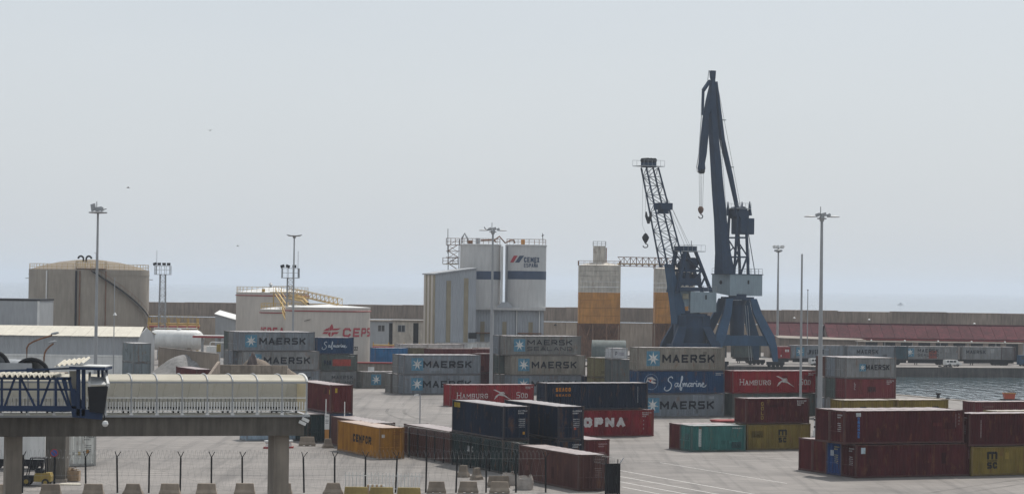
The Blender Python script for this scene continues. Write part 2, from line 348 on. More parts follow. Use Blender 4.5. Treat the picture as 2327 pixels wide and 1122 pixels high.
# ------------------------------------------------------------------ lettering from strokes
GL = {
 'M': [[(0,0),(0,1),(.5,.3),(1,1),(1,0)]], 'A': [[(0,0),(.5,1),(1,0)],[(.2,.32),(.8,.32)]],
 'E': [[(1,1),(0,1),(0,0),(1,0)],[(0,.5),(.85,.5)]], 'R': [[(0,0),(0,1),(.85,1),(1,.86),(1,.62),(.85,.46),(0,.46)],[(.5,.46),(1,0)]],
 'S': [[(1,1),(.12,1),(0,.88),(0,.64),(.12,.52),(.88,.48),(1,.36),(1,.12),(.88,0),(0,0)]],
 'K': [[(0,0),(0,1)],[(1,1),(.08,.45)],[(.38,.6),(1,0)]], 'L': [[(0,1),(0,0),(1,0)]], 'N': [[(0,0),(0,1),(1,0),(1,1)]],
 'D': [[(0,0),(0,1),(.75,1),(1,.75),(1,.25),(.75,0),(0,0)]], 'H': [[(0,0),(0,1)],[(1,0),(1,1)],[(0,.5),(1,.5)]],
 'B': [[(0,0),(0,1),(.8,1),(.95,.88),(.95,.62),(.8,.52),(0,.52)],[(.8,.52),(1,.4),(1,.12),(.85,0),(0,0)]],
 'U': [[(0,1),(0,.2),(.2,0),(.8,0),(1,.2),(1,1)]], 'G': [[(1,.85),(.8,1),(.2,1),(0,.8),(0,.2),(.2,0),(.8,0),(1,.2),(1,.48),(.55,.48)]],
 'O': [[(.2,0),(0,.2),(0,.8),(.2,1),(.8,1),(1,.8),(1,.2),(.8,0),(.2,0)]], 'P': [[(0,0),(0,1),(.85,1),(1,.85),(1,.58),(.85,.44),(0,.44)]],
 'C': [[(1,.8),(.8,1),(.2,1),(0,.8),(0,.2),(.2,0),(.8,0),(1,.2)]], 'X': [[(0,0),(1,1)],[(0,1),(1,0)]], 'I': [[(.5,0),(.5,1)]],
 'F': [[(0,0),(0,1),(1,1)],[(0,.52),(.8,.52)]], 'T': [[(.5,0),(.5,1)],[(0,1),(1,1)]], 'J': [[(1,1),(1,.2),(.8,0),(.2,0),(0,.2)]],
 'V': [[(0,1),(.5,0),(1,1)]], 'W': [[(0,1),(.25,0),(.5,.8),(.75,0),(1,1)]], 'Y': [[(0,1),(.5,.5),(1,1)],[(.5,.5),(.5,0)]], '-': [[(.1,.5),(.9,.5)]],
 '0': [[(.2,0),(0,.2),(0,.8),(.2,1),(.8,1),(1,.8),(1,.2),(.8,0),(.2,0)]], '1': [[(.2,.8),(.55,1),(.55,0)]], '2': [[(0,.82),(.2,1),(.8,1),(1,.8),(1,.6),(0,0),(1,0)]],
 '7': [[(0,1),(1,1),(.35,0)]], '4': [[(.75,0),(.75,1),(0,.3),(1,.3)]], '5': [[(1,1),(0,1),(0,.55),(.8,.55),(1,.4),(1,.15),(.8,0),(0,0)]],
 '3': [[(0,1),(1,1),(.5,.58),(.85,.5),(1,.35),(1,.15),(.8,0),(.1,0)]], '8': [[(.2,.5),(0,.7),(.2,1),(.8,1),(1,.7),(.8,.5),(.2,.5),(0,.25),(.2,0),(.8,0),(1,.25),(.8,.5)]],
 'Ñ': [[(0,0),(0,1),(1,0),(1,1)],[(.15,1.2),(.35,1.3),(.65,1.2),(.85,1.3)]], 'Ü': [[(0,1),(0,.2),(.2,0),(.8,0),(1,.2),(1,1)],[(.2,1.16),(.35,1.16)],[(.65,1.16),(.8,1.16)]],
 'm': [[(0,0),(0,1)],[(0,.9),(.1,1),(.4,1),(.5,.9),(.5,0)],[(.5,.9),(.6,1),(.9,1),(1,.9),(1,0)]],
}
WID = {'M':1.25, 'I':.5, 'm':1.5, '1':.6, '-':.6, 'W':1.4, 'C':1.0, 'N':1.05}
def stroke2d(lines, th, sx=1, sy=1, ox=0, oy=0, out=None, slant=0.0):
    out = [] if out is None else out
    for ln in lines:
        P = [Vector((ox + x*sx + slant*y*sy, oy + y*sy)) for x, y in ln]; t = th/2
        for i in range(len(P)-1):
            p, q = P[i], P[i+1]; d = q-p
            if d.length < 1e-6: continue
            d.normalize(); n = Vector((-d.y, d.x))*t; e = d*t*0.85
            out.append([p-n-e, q-n+e, q+n+e, p+n-e])
    return out
def text2d(s, w, h, th, gap=0.28, serif=0.0, slant=0.0, heights=None):
    ws = [(WID.get(c, 1.0) if c != ' ' else 0.7)*(heights[i]*1.05 if heights else 1) for i, c in enumerate(s)]
    tot = sum(ws) + gap*(len(s)-1); k = w/tot; x = 0; out = []
    for i, c in enumerate(s):
        hh = h*(heights[i] if heights else 1)
        if c in GL:
            sxx = ws[i]*k - th; syy = hh - th
            stroke2d(GL[c], th, sxx, syy, x + th/2, th/2, out, slant)
            if serif:
                for ln in GL[c]:
                    for j, (a, b) in enumerate((ln[0], ln[-1])):
                        if b in (0, 1):
                            stroke2d([[(a*sxx - serif, b*syy), (a*sxx + serif, b*syy)]], th*0.7, 1, 1, x+th/2, th/2, out)
        x += (ws[i] + gap)*k
    return out
def catmull(P, n=6):
    o = []
    for i in range(len(P)-1):
        a, b, c, d = P[max(i-1,0)], P[i], P[i+1], P[min(i+2, len(P)-1)]
        for k in range(n):
            t = k/n
            o.append(tuple(0.5*((2*b[j]) + (-a[j]+c[j])*t + (2*a[j]-5*b[j]+4*c[j]-d[j])*t*t + (-a[j]+3*b[j]-3*c[j]+d[j])*t**3) for j in (0,1)))
    o.append(P[-1]); return o
def half(poly, x, keep_right):
    out = []
    for i in range(len(poly)):
        a, b = poly[i], poly[(i+1) % len(poly)]; ia, ib = (a[0] >= x) == keep_right, (b[0] >= x) == keep_right
        if ia: out.append(a)
        if ia != ib: t_ = (x-a[0])/(b[0]-a[0]); out.append((x, a[1]+(b[1]-a[1])*t_))
    return out
def flat_mb(quads, place):                    # place(x, y, k) -> 3D; every stroke sits a hair above the one before and follows the ribs of the wall
    mb = MB(); cuts = getattr(place, 'cuts', None)
    for k, q in enumerate(quads):
        q = [(p[0], p[1]) for p in q]; pieces = [q]
        if cuts:
            lo_, hi_ = min(p[0] for p in q), max(p[0] for p in q); rest = q; pieces = []
            for c in cuts:
                if c <= lo_+1e-5: continue
                if c >= hi_-1e-5: break
                l_ = half(rest, c, False); rest = half(rest, c, True)
                if len(l_) > 2: pieces.append(l_)
                if len(rest) < 3: break
            if len(rest) > 2: pieces.append(rest)
        for pc in pieces: mb.add([place(p[0], p[1], k % 9) for p in pc], [tuple(range(len(pc)))])
    return mb

# ------------------------------------------------------------------ ground, quays, water
CT = CAMM.transposed()
def P(px, D, z=0.0):                          # the point at distance D and height z that stands under picture column px
    k = (px - PW/2)/FPX; dz = z - CAM_Z
    x = (-k*(CT[2][1]*D + CT[2][2]*dz) - CT[0][1]*D - CT[0][2]*dz)/(CT[0][0] + k*CT[2][0])
    return Vector((x, D, z))
q1, q2 = G(2038, 896.5), G(2184, 909)
UQ = (q1.dot(U) + q2.dot(U))/2
f1, f2 = G(1645, 832), G(2327, 836.3)
FD = (f2-f1); FD.z = 0; FD.normalize(); FN = Vector((-FD.y, FD.x, 0))
def near_quay(y): t = (y - U.y*UQ)/V.y; return U*UQ + V*t
def far_quay(x): t = (x - f1.x)/FD.x; p = f1 + FD*t; p.z = 0; return p
lo, hi = 200.0, 700.0                          # the corner where the two quay lines meet
for _ in range(60):
    mid = (lo+hi)/2; p = near_quay(mid)
    if p.y < far_quay(p.x).y: lo = mid
    else: hi = mid
QC = near_quay(lo)
na, fb = near_quay(-60), far_quay(900)
gm = MB()
gm.add([(-900,-60,0), na, QC, (-900, QC.y, 0)], [(0,1,2,3)])
gm.add([(-900,QC.y,0), QC, fb, (900,632,0), (-900,632,0)], [(0,1,2,3,4)])
struct('ground', gm, M['ground'])
qm = MB()
for a, b in ((na, QC), (QC, fb)):
    qm.add([a, b, b-ZV*4, a-ZV*4], [(0,1,2,3)])
struct('quay_wall', qm, M['quayface'])
cm = MB()
for a, b, n in ((near_quay(150), QC, U), (QC, far_quay(400), -FN)):       # pale coping along both edges
    cm.hexa([a-n*0.9+ZV*0.004, a+n*0.12+ZV*0.004, b+n*0.12+ZV*0.004, b-n*0.9+ZV*0.004, a-n*0.9+ZV*0.10, a+n*0.12+ZV*0.10, b+n*0.12+ZV*0.10, b-n*0.9+ZV*0.10])
struct('quay_coping_kerb', cm, M['concrete'])
bm_ = MB(); bm_.add([near_quay(-60)-ZV*2+U*-3, near_quay(-60)-ZV*2+U*900, fb-ZV*2+Vector((300,10,0)), QC-ZV*2+Vector((-6,10,0))], [(0,1,2,3)])
struct('harbour_water', bm_, M['basin'])
sm_ = MB(); sm_.add([(-9000,631,-2),(9000,631,-2),(9000,16000,-2),(-9000,16000,-2)], [(0,1,2,3)])
struct('sea', sm_, M['sea'])

# painted bay lines
lm = MB()
def gline(a, b, w=0.14):
    a, b = Vector(a), Vector(b); d = (b-a).normalized(); n = Vector((-d.y, d.x, 0))*w/2; z = ZV*0.005
    lm.add([a-n+z, b-n+z, b+n+z, a+n+z], [(0,1,2,3)])
for (px, py) in ((1407,1067.6), (1407,1081), (1407,1093), (1413,1105)):
    a = G(px, py); gline(a, a - V*26)
for (px, py, n) in ((1500,985,40), (1560,1010,18), (1640,1012,16), (820,905,30), (860,940,30), (1240,1000,30)):
    a = G(px, py); gline(a, a + U*n, 0.12)
gline(G(1690,1030), G(1690,1030)+U*14-V*0.0, 0.12); gline(G(1500,1050), G(1500,1050)-V*24, 0.1)
struct('road_marking_lines', lm, M['line'])
def track_mat():
    m = bpy.data.materials.new('tyre_rubber_film'); m.use_nodes = True
    N, L = m.node_tree.nodes, m.node_tree.links; b = N['Principled BSDF']; b.inputs['Base Color'].default_value = (0.06,0.055,0.05,1); b.inputs['Roughness'].default_value = .8
    geo = N.new('ShaderNodeNewGeometry'); n = N.new('ShaderNodeTexNoise'); n.inputs['Scale'].default_value = .35; n.inputs['Detail'].default_value = 6
    r = N.new('ShaderNodeMapRange'); r.inputs[1].default_value = .35; r.inputs[2].default_value = .72; r.inputs[3].default_value = .02; r.inputs[4].default_value = .42
    tr = N.new('ShaderNodeBsdfTransparent'); ms = N.new('ShaderNodeMixShader'); L.new(geo.outputs['Position'], n.inputs['Vector']); L.new(n.outputs['Fac'], r.inputs[0])
    L.new(r.outputs[0], ms.inputs[0]); L.new(tr.outputs[0], ms.inputs[1]); L.new(b.outputs[0], ms.inputs[2]); L.new(ms.outputs[0], N['Material Output'].inputs[0]); return m
tk_ = MB(); rt = random.Random(21)
for k in range(34):
    c0 = Vector((rt.uniform(-45, 55), rt.uniform(192, 350), 0)); a0 = AL + rt.choice((0, 0, math.pi/2, .5, -.4)) + rt.uniform(-.15, .15); cur_ = rt.uniform(-.03, .03); ln = rt.randint(14, 30)
    for off_ in (-1.1, 1.1):
        pts_ = []; p_ = c0.copy(); a_ = a0
        for i in range(ln):
            n_ = Vector((-math.sin(a_), math.cos(a_), 0)); pts_.append((p_+n_*(off_-.2), p_+n_*(off_+.2))); p_ = p_ + Vector((math.cos(a_), math.sin(a_), 0))*1.6; a_ += cur_
        vs_ = [q for pr_ in pts_ for q in pr_]
        tk_.add([(q.x, q.y, .0025+.00008*(2*k+(off_ > 0))) for q in vs_], [(2*i, 2*i+2, 2*i+3, 2*i+1) for i in range(ln-1)])
ot_ = struct('tyre_marks', tk_, track_mat(), 'stuff'); ot_['label'] = 'dark rubber tyre marks on the yard paving'

# the breakwater
WD = 622.0
wroot = thing('breakwater_wall', 'long brown concrete breakwater wall closing the harbour off from the sea', 'wall', (0, WD, 0))
ztop = W(1163, 696.3, WD).z; zled = W(400, 720, WD).z
for i in range(-15, 17):
    x0 = i*14.0; e = random.uniform(-0.05, 0.05)
    part('wall_section', MB().box(x0+0.03, x0+13.97, 0+e, 5, zled+0.2, ztop+e*2), M['wallcon'], wroot)
    part('footing_section', MB().box(x0+0.03, x0+13.97, -1.2+e, 5, -0.2, zled), M['wallcon2'], wroot)
for px, py in ((1262, 738), (1805, 722), (2214, 735), (1975, 726)):
    p = W(px, py, WD-1.6)
    w_ = thing('wall_lamp', {1262:'dark round lamp on the breakwater foot beside the cement silos', 1805:'small white lamp on the breakwater behind the thin grey mast', 2214:'small white lamp on the breakwater above the long red roof, nearer the picture edge', 1975:'small white lamp on the breakwater above the start of the long red roof'}[px], 'lamp', p)
    part('bracket', MB().tube((0,0,0), (0,1.7,0.0), 0.06, n=6), M['steel'], w_)
    part('lamp_head', MB().lathe([(0.0,0.25),(0.32,0.1),(0.36,-0.1),(0.0,-0.16)], 10), M['dark'] if px == 1262 else M['white'], w_)

# ------------------------------------------------------------------ shipping containers
CW = 2.44
_cm = {}
def corr(mb, length, z0, z1, place, period=0.278, depth=0.036):
    n = max(2, int(round(length/period))); p = length/n
    xs = []
    for i in range(n):
        xs += [(i*p, 0.0), (i*p + .26*p, 0.0), (i*p + .5*p, depth), (i*p + .76*p, depth)]
    xs.append((length, 0.0))
    vs = []
    for x, d in xs: vs += [place(x, d, z0), place(x, d, z1)]
    mb.add(vs, [(2*i, 2*i+2, 2*i+3, 2*i+1) for i in range(len(xs)-1)])
    return mb
def cmeshes(L, H):
    key = (round(L,2), round(H,2))
    if key in _cm: return _cm[key]
    fr = MB(); c = 0.17
    for x in (0, L-c):
        for y in (0, CW-c):
            fr.box(x, x+c, y, y+c, 0.13, H-0.12)                       # posts
            fr.box(x-0.012, x+c+0.012, y-0.012, y+c+0.012, 0, 0.125)     # corner castings
            fr.box(x-0.012, x+c+0.012, y-0.012, y+c+0.012, H-0.125, H+0.004)
    for y in (0.015, CW-0.125):
        fr.box(c+.015, L-c-.015, y, y+0.11, 0.03, 0.18); fr.box(c+.015, L-c-.015, y, y+0.09, H-0.12, H-0.03)
    for x in (0.015, L-0.125):
        fr.box(x, x+0.11, c+.015, CW-c-.015, 0.03, 0.18); fr.box(x, x+0.11, c+.015, CW-c-.015, H-0.14, H-0.02)
    if L > 5:                                                        # fork pockets in the bottom rail
        for x in (L/2-1.05, L/2+0.75): fr.box(x, x+0.3, 0.008, 0.02, 0.05, 0.15); 
    sd = corr(MB(), L-2*c, 0.17, H-0.115, lambda x, d, z: (c+x, 0.03+d, z))
    rf = MB(); n = max(4, int(L/0.6)); vs = []
    for i in range(n+1):
        x = 0.02+(L-0.04)*i/n; zz = H-0.04 + (0.022 if i % 2 else 0.0)
        vs += [(x, 0.05, zz), (x, CW-0.05, zz)]
    rf.add(vs, [(2*i, 2*i+2, 2*i+3, 2*i+1) for i in range(n)])
    ep = corr(MB(), CW-2*c, 0.17, H-0.13, lambda y, d, z: (0.03+d, c+y, z), 0.25)
    dw = (CW-2*c)/2-0.008
    dl = MB().box(0.035, 0.075, 0, dw, 0.19, H-0.15)
    for z0, z1 in ((0.24, H*0.30), (H*0.34, H*0.62), (H*0.66, H-0.22)): dl.box(0.024, 0.034, 0.08, dw-0.08, z0, z1)
    lb = MB()
    for y in (0.22, dw-0.25):
        lb.tube((0.0, y, 0.16), (0.0, y, H-0.13), 0.028, n=6)
        for z in (0.3, H*0.5, H-0.35): lb.box(-0.03, 0.034, y-0.06, y+0.06, z-0.03, z+0.03)
        lb.box(-0.045, -0.02, y-0.02, y+0.42, 1.05, 1.1)
    _cm[key] = (fr.mesh('frame', M['frame_cont']), sd.mesh('side_panel', M['cont']), rf.mesh('roof_panel', M['roof_cont']), ep.mesh('end_panel', M['cont']), dl.mesh('door', M['cont']), lb.mesh('locking_bars', M['frame_cont']), dw)
    return _cm[key]
def shade(c, k): return (c[0]*k, c[1]*k, c[2]*k, 1)
NCONT = [0]
def container(pos, lvl, typ, color, label, L=12.19, H=2.9, door=True, deco=(), group='shipping containers in the yard', rz=None, farside=True):
    """pos: ground position of the corner nearest the camera (its left long side or left end meets the face turned to us); lvl: height of its underside"""
    ang = AL if rz is None else rz
    uu = Vector((math.cos(ang), math.sin(ang), 0))
    loc = Vector((pos.x, pos.y, lvl + (0.012 if lvl > 0.1 else 0.006)))
    if typ == 'E': loc = loc + uu*CW
    t = thing('shipping_container', label, 'container', loc, ang + (math.pi/2 if typ == 'E' else 0), group)
    fr, sd, rf, ep, dl, lb, dw = cmeshes(L, H); col = (*color, 1)
    part('frame', fr, None, t, color=(color[0]*.62+.022, color[1]*.62+.013, color[2]*.62+.009, 1))
    part('side_panel', sd, None, t, color=col)
    if farside or typ == 'E':
        o = part('side_panel', sd, None, t, color=col); o.location = (L, CW, 0); o.rotation_euler = (0,0,math.pi)
    part('roof_panel', rf, None, t, color=col)
    if door:
        for y in (0.17, 0.17+dw+0.016):
            d = part('door', dl, None, t, color=col); d.location = (0, y, 0); part('locking_bars', lb, None, d, color=shade(color, 1.35))
    else: part('end_panel', ep, None, t, color=col)
    o = part('end_panel', ep, None, t, color=col); o.location = (L, CW, 0); o.rotation_euler = (0,0,math.pi)
    t['_'] = 0; del t['_']
    nn = max(2, int(round((L-.34)/.278))); pp = (L-.34)/nn
    cuts = [.17 + i*pp + f_*pp for i in range(nn) for f_ in (0, .26, .5, .76)]
    def dep(x):
        q_ = ((x-.17)/pp) % 1.0 if .17 < x < L-.17 else 0.0
        return .036*(0 if q_ < .26 else (q_-.26)/.24 if q_ < .5 else 1 if q_ < .76 else (1-q_)/.24)
    def side(x, z, k):
        y_ = 0.025 + dep(x) - k*0.0012
        return (x, y_, z) if typ == 'L' else (L-x, CW-y_, z)
    side.cuts = cuts
    rn = random.Random(int(abs(pos.x)*977 + pos.y*131 + lvl*57)); under = off(side, -2)
    for _ in range(rn.choice((1, 2, 2, 3, 4)) if L > 5 else 0):     # repaired and repainted plates
        px_, pw_, ph_ = rn.uniform(.3, L-1.8), rn.uniform(.3, 1.4), rn.uniform(.25, 1.0); pz_ = rn.uniform(.25, H-.3-ph_); kk = rn.choice((.62, .75, 1.22, 1.35))
        part('repair_plate', flat_mb([[(px_, pz_), (px_+pw_, pz_), (px_+pw_, pz_+ph_), (px_, pz_+ph_)]], under), M['cont'], t, color=shade(color, kk))
    def endp(x, z, k): return (-0.004 - k*0.0012, CW-x, z)
    for d in deco: d(t, L, H, side, endp)
    return t
WHT = (0.62,0.62,0.60,1); DKB = (0.010,0.013,0.020,1); STARB = (0.095,0.235,0.33,1)
def lettering(t, quads, place, color, name='lettering'): return part(name, flat_mb(quads, place), M['paint'], t, color=color)
def shift(q, ox, oy): return [[Vector((p[0]+ox, p[1]+oy)) for p in r] for r in q]
def rect(x0, x1, y0, y1): return [Vector((x0,y0)), Vector((x1,y0)), Vector((x1,y1)), Vector((x0,y1))]
def star(cx, cy, r, n=7):
    out = []
    for i in range(n):
        a = math.pi/2 + 2*math.pi*i/n; b = math.pi/n
        out.append([Vector((cx,cy)), Vector((cx+r*.36*math.cos(a-b), cy+r*.36*math.sin(a-b))), Vector((cx+r*math.cos(a), cy+r*math.sin(a))), Vector((cx+r*.36*math.cos(a+b), cy+r*.36*math.sin(a+b)))])
    return out
def off(place, d):
    g_ = lambda x, z, k: place(x, z, k+d)
    if hasattr(place, 'cuts'): g_.cuts = place.cuts
    return g_
def maersk(sub=None, x0=0.28, x1=0.88, y0=0.34, y1=0.69, sq=0.10, fade=1.0):
    def f(t, L, H, side, endp):
        s = 1.85*H/2.9; cx = L*sq + s/2 if L > 8 else L*sq + s*0.3; s2 = s if L > 8 else s*0.55
        e = part('star_emblem', flat_mb([rect(cx-s2/2, cx+s2/2, H*.52-s2/2, H*.52+s2/2)], side), M['paint'], t, color=STARB)
        part('star', flat_mb(star(cx, H*.52, s2*.46), off(side, 2)), M['paint'], e, color=WHT)
        if sub:
            lettering(t, shift(text2d('MAERSK', L*(x1-x0), H*.27, .16), L*x0, H*.53), side, DKB)
            lettering(t, shift(text2d(sub, L*(x1-x0), H*.21, .115), L*x0, H*.24), side, (0.03,0.034,0.04,1))
        else: lettering(t, shift(text2d('MAERSK', L*(x1-x0), H*(y1-y0), .235 if L > 8 else .13), L*x0, H*y0), side, DKB)
    return f
def marks(x=0.93, rows=3):                    # small white code lines at the top corner of a long side
    def f(t, L, H, side, endp):
        q = []
        for r in range(rows): q += shift(text2d(''.join(random.choice('ABCEHKMSU0123578') for _ in range(9 - 3*r)), 1.1-0.33*r, .13, .03), L*x-0.9, H*0.86-0.2*r)
        lettering(t, q, side, (0.5,0.5,0.49,1), 'code_marks')['kind'] = 'stuff'
    return f
def endmarks(col=(0.5,0.5,0.5,1)):
    def f(t, L, H, side, endp):
        q = []
        for r in range(2): q += shift(text2d(''.join(random.choice('ABCEHKMSU0123578') for _ in range(8-3*r)), 0.85-0.3*r, .12, .03), 1.35, H*0.84-0.2*r)
        for r in range(5): q += shift(text2d(''.join(random.choice('MAXTRENLB0123578') for _ in range(6)), 0.6, .08, .02), 1.4, H*0.6-0.17*r)
        lettering(t, q, lambda x, z, k: endp(x, z, k+16), col, 'code_marks')['kind'] = 'stuff'
    return f
def hamburg(t, L, H, side, endp):
    c = (0.58,0.55,0.53,1)
    hs = [1.0]+[.78]*6
    q = shift(text2d('HAMBURG', L*.365, H*.27, .085, 0.3, .09, heights=hs), L*.085, H*.37)
    q += shift(text2d('SÜD', L*.135, H*.27, .085, 0.3, .09, heights=[1.0,.78,.78]), L*.79, H*.37)
    lettering(t, q, side, c)
    def sp(a): return [Vector((L*x, H*y)) for x, y in a]
    b = [sp([(.51,.76),(.545,.745),(.60,.655),(.595,.60)]), sp([(.545,.745),(.51,.76),(.53,.765),(.56,.74)]), sp([(.57,.655),(.655,.60),(.64,.56),(.59,.575)]), sp([(.60,.655),(.64,.66),(.645,.63),(.60,.61)]),
         sp([(.61,.60),(.575,.56),(.54,.46),(.58,.50)]), sp([(.58,.50),(.54,.46),(.525,.30),(.565,.44)]), sp([(.60,.60),(.58,.50),(.66,.44),(.655,.52)]), sp([(.655,.50),(.66,.42),(.735,.27)])]
    lettering(t, b, side, c, 'gull_emblem')
SAF = [catmull([(1.35,1.75),(1.15,1.95),(.75,1.75),(.7,1.4),(1.05,1.1),(1.2,.75),(.95,.25),(.45,.05),(.1,.25),(.2,.55)]),
       catmull([(2.15,1.05),(1.85,1.05),(1.7,.8),(1.85,.6),(2.1,.8),(2.2,1.05),(2.15,.7),(2.35,.62)]),
       catmull([(2.35,.62),(2.7,1.2),(2.9,1.8),(2.8,2.0),(2.7,1.6),(2.6,.9),(2.55,.3),(2.7,.12),(2.8,.5)]),
       catmull([(2.95,1.05),(3.0,.65),(3.1,.95),(3.25,1.05),(3.3,.65),(3.4,.95),(3.55,1.05),(3.6,.68),(3.75,.65)]),
       catmull([(4.25,1.05),(3.95,1.05),(3.8,.8),(3.95,.62),(4.2,.8),(4.3,1.05),(4.25,.7),(4.4,.65)]),
       catmull([(4.45,1.05),(4.55,.65),(4.6,.95),(4.8,1.08),(4.9,1.0)]),
       catmull([(5.05,1.05),(5.1,.65),(5.25,.68)]), [(5.1,1.3),(5.14,1.36)],
       catmull([(5.35,1.05),(5.4,.65),(5.5,.95),(5.65,1.05),(5.7,.65),(5.82,.65)]),
       catmull([(5.95,.8),(6.2,.95),(6.1,1.1),(5.92,.85),(6.05,.58),(6.4,.6),(6.6,.8)])]
def safmarine(t, L, H, side, endp):
    c = (0.5,0.55,0.6,1)
    if L > 8:
        q = stroke2d(SAF, .13, 0.90, 0.92, L*.30, H*.12)
        cx, cy, r = L*.155, H*.52, 0.95
        ring = [(cx + r*math.cos(a*math.pi/16), cy + r*math.sin(a*math.pi/16)) for a in range(33)]
        e = lettering(t, stroke2d([ring], .07), side, (0.22,0.30,0.40,1), 'round_emblem')
        b = [[(cx-.6,cy+.5),(cx+.1,cy+.62),(cx+.75,cy+.2),(cx+.1,cy+.2)], [(cx-.5,cy+.05),(cx-.1,cy+.25),(cx+.75,cy-.15),(cx+.35,cy-.25)], [(cx-.5,cy+.5),(cx-.35,cy+.1),(cx-.75,cy-.1)]]
        part('beast', flat_mb([[Vector(p) for p in r_] for r_ in b], off(side, 2)), M['paint'], e, color=(0.55,0.52,0.5,1))
        part('tongue', flat_mb([[Vector((cx-.3,cy+.25)), Vector((cx+.1,cy+.3)), Vector((cx-.1,cy-.05))]], off(side, 5)), M['paint'], e, color=(0.45,0.06,0.03,1))
        lettering(t, q, side, c)
    else: lettering(t, stroke2d(SAF, .10, 0.62, 0.62, L*.14, H*.27), side, c)
def msc(xc=0.58, k=1.0):
    def f(t, L, H, side, endp):
        q = shift(text2d('m', .95*k, .6*k, .18*k), L*xc-.46*k, H*.55) + [rect(L*xc-.5*k, L*xc+.5*k, H*.55-.13*k, H*.55-.07*k)] + shift(text2d('SC', .9*k, .5*k, .14*k), L*xc-.43*k, H*.55-.70*k)
        lettering(t, q, side, (0.02,0.02,0.018,1))
    return f
def word(s, x, y, w, h, th, col, place='side', slant=0.0, name='lettering', heights=None):
    def f(t, L, H, side, endp):
        lettering(t, shift(text2d(s, w, h, th, slant=slant, heights=heights), x if place == 'end' else L*x, H*y), side if place == 'side' else (lambda a, z, k: endp(a, z, k+16)), col, name)
    return f
def vword(s, x, ytop, size, col, th=None, back=None, gap=0.1, place='side', turn=False):
    def f(t, L, H, side, endp):
        pl = side if place == 'side' else (lambda a, z, k: endp(a, z, k+16)); xx = L*x if place == 'side' else x; y = H*ytop; q = []
        n = len(s); tot = n*(size+gap)
        if back: part('label_strip', flat_mb([rect(xx-size*.75, xx+size*.75, y-tot-0.06, y+0.06)], pl), M['paint'], t, color=back)
        for i, c in enumerate(s):
            l2 = text2d(c, size*0.85, size, th or size*.18)
            l2 = shift(l2, -size*.42, -size)
            if turn: l2 = [[Vector((p[1]+size*.5, -p[0]-size*.5)) for p in r] for r in l2]
            q += shift(l2, xx, y - i*(size+gap))
        lettering(t, q, off(pl, 2), col)
    return f
def patch(x0, x1, y0, y1, col, place='side', name='label_panel', grille=False):
    def f(t, L, H, side, endp):
        pl = side if place == 'side' else (lambda a, z, k: endp(a, z, k+14))
        part(name, flat_mb([rect(x0, x1, H*y0, H*y1)], pl), M['paint'], t, color=col)
    return f
GREY = (0.20,0.205,0.205); GREY2 = (0.175,0.175,0.165); BEIGE = (0.22,0.205,0.175); BLUEG = (0.175,0.195,0.215)
MAROON = (0.066,0.014,0.016); MAROON2 = (0.092,0.018,0.019); RED = (0.22,0.016,0.021); NAVY = (0.008,0.016,0.033); SBLUE = (0.016,0.050,0.115)
DGREEN = (0.014,0.028,0.029); YEL = (0.19,0.138,0.034); ORG = (0.33,0.15,0.020); TEAL = (0.042,0.145,0.135); BROWN = (0.085,0.039,0.034); GREEN = (0.085,0.105,0.098)
h29, h26 = 2.9, 2.591

# -- centre stack, three high
pA = G(1448, 948)
container(pA, 0, 'L', BLUEG, 'grey container with a star emblem, bottom of the stack under the blue script one', deco=[maersk(x0=.26, sq=.10)])
container(pA, 2.91, 'L', SBLUE, 'royal blue container with white script lettering and round emblem, middle of its stack', deco=[safmarine, marks(.97,2)])
container(pA, 5.82, 'L', BEIGE, 'beige grey container with blue star square, topmost above the blue script container', deco=[maersk()])
container(pA+V*2.55, 0, 'L', GREY, 'grey container hidden second in the row behind the blue script stack, at the bottom', door=False)
# -- second MAERSK stack (SEALAND on top)
pB = G(1151, 763, 8.7); pB.z = 0
pBm = pB + U*0.75
container(pBm, 0, 'L', BLUEG, 'blue grey container below the beige lettered one, mostly hidden by red and navy boxes', deco=[maersk()])
container(pBm, 2.91, 'L', BEIGE, 'beige container with star square in the middle of the stack beside the yellow green one', deco=[maersk()])
container(pB, 5.82, 'L', GREY2, 'pale grey container with two lines of lettering, topmost before the cement silos', deco=[maersk('SEALAND')])
for k, (c, lb) in enumerate(((GREY, 'bottom'), (GREEN, 'middle'), (BLUEG, 'top'))):
    container(pB+V*2.5+U*(-0.1*k), 2.91*k, 'L', c, f'weathered container end at the {lb} level behind the two line lettering stack', farside=False)
# -- pair left of it
pC = G(918, 806, 5.8); pC.z = 0
container(pC, 0, 'L', BLUEG, 'grey container with star under another one, half covered by the red gull emblem container', deco=[maersk(x0=.25)])
container(pC, 2.91, 'L', BLUEG, 'grey container with star on top of the two high stack beside the tall lamp mast', deco=[maersk(x0=.25)])
for k in range(2): container(pC+V*2.5, 2.91*k, 'L', GREY, ('lower' if k == 0 else 'upper') + ' grey container showing its end behind the two high stack near the mast', farside=False)
container(pC+V*5.0-U*0.2, 0, 'L', GREY2, 'single high grey container at the far end of the two high grey stack', farside=False)
container(pC+V*7+U*14.6, 2.91, 'L', MAROON2, 'dark red container glimpsed in the gap behind the tall lamp mast, above another', door=False)
container(pC+V*7+U*14.6, 0, 'L', MAROON, 'dark red container under another in the gap behind the tall lamp mast', door=False)
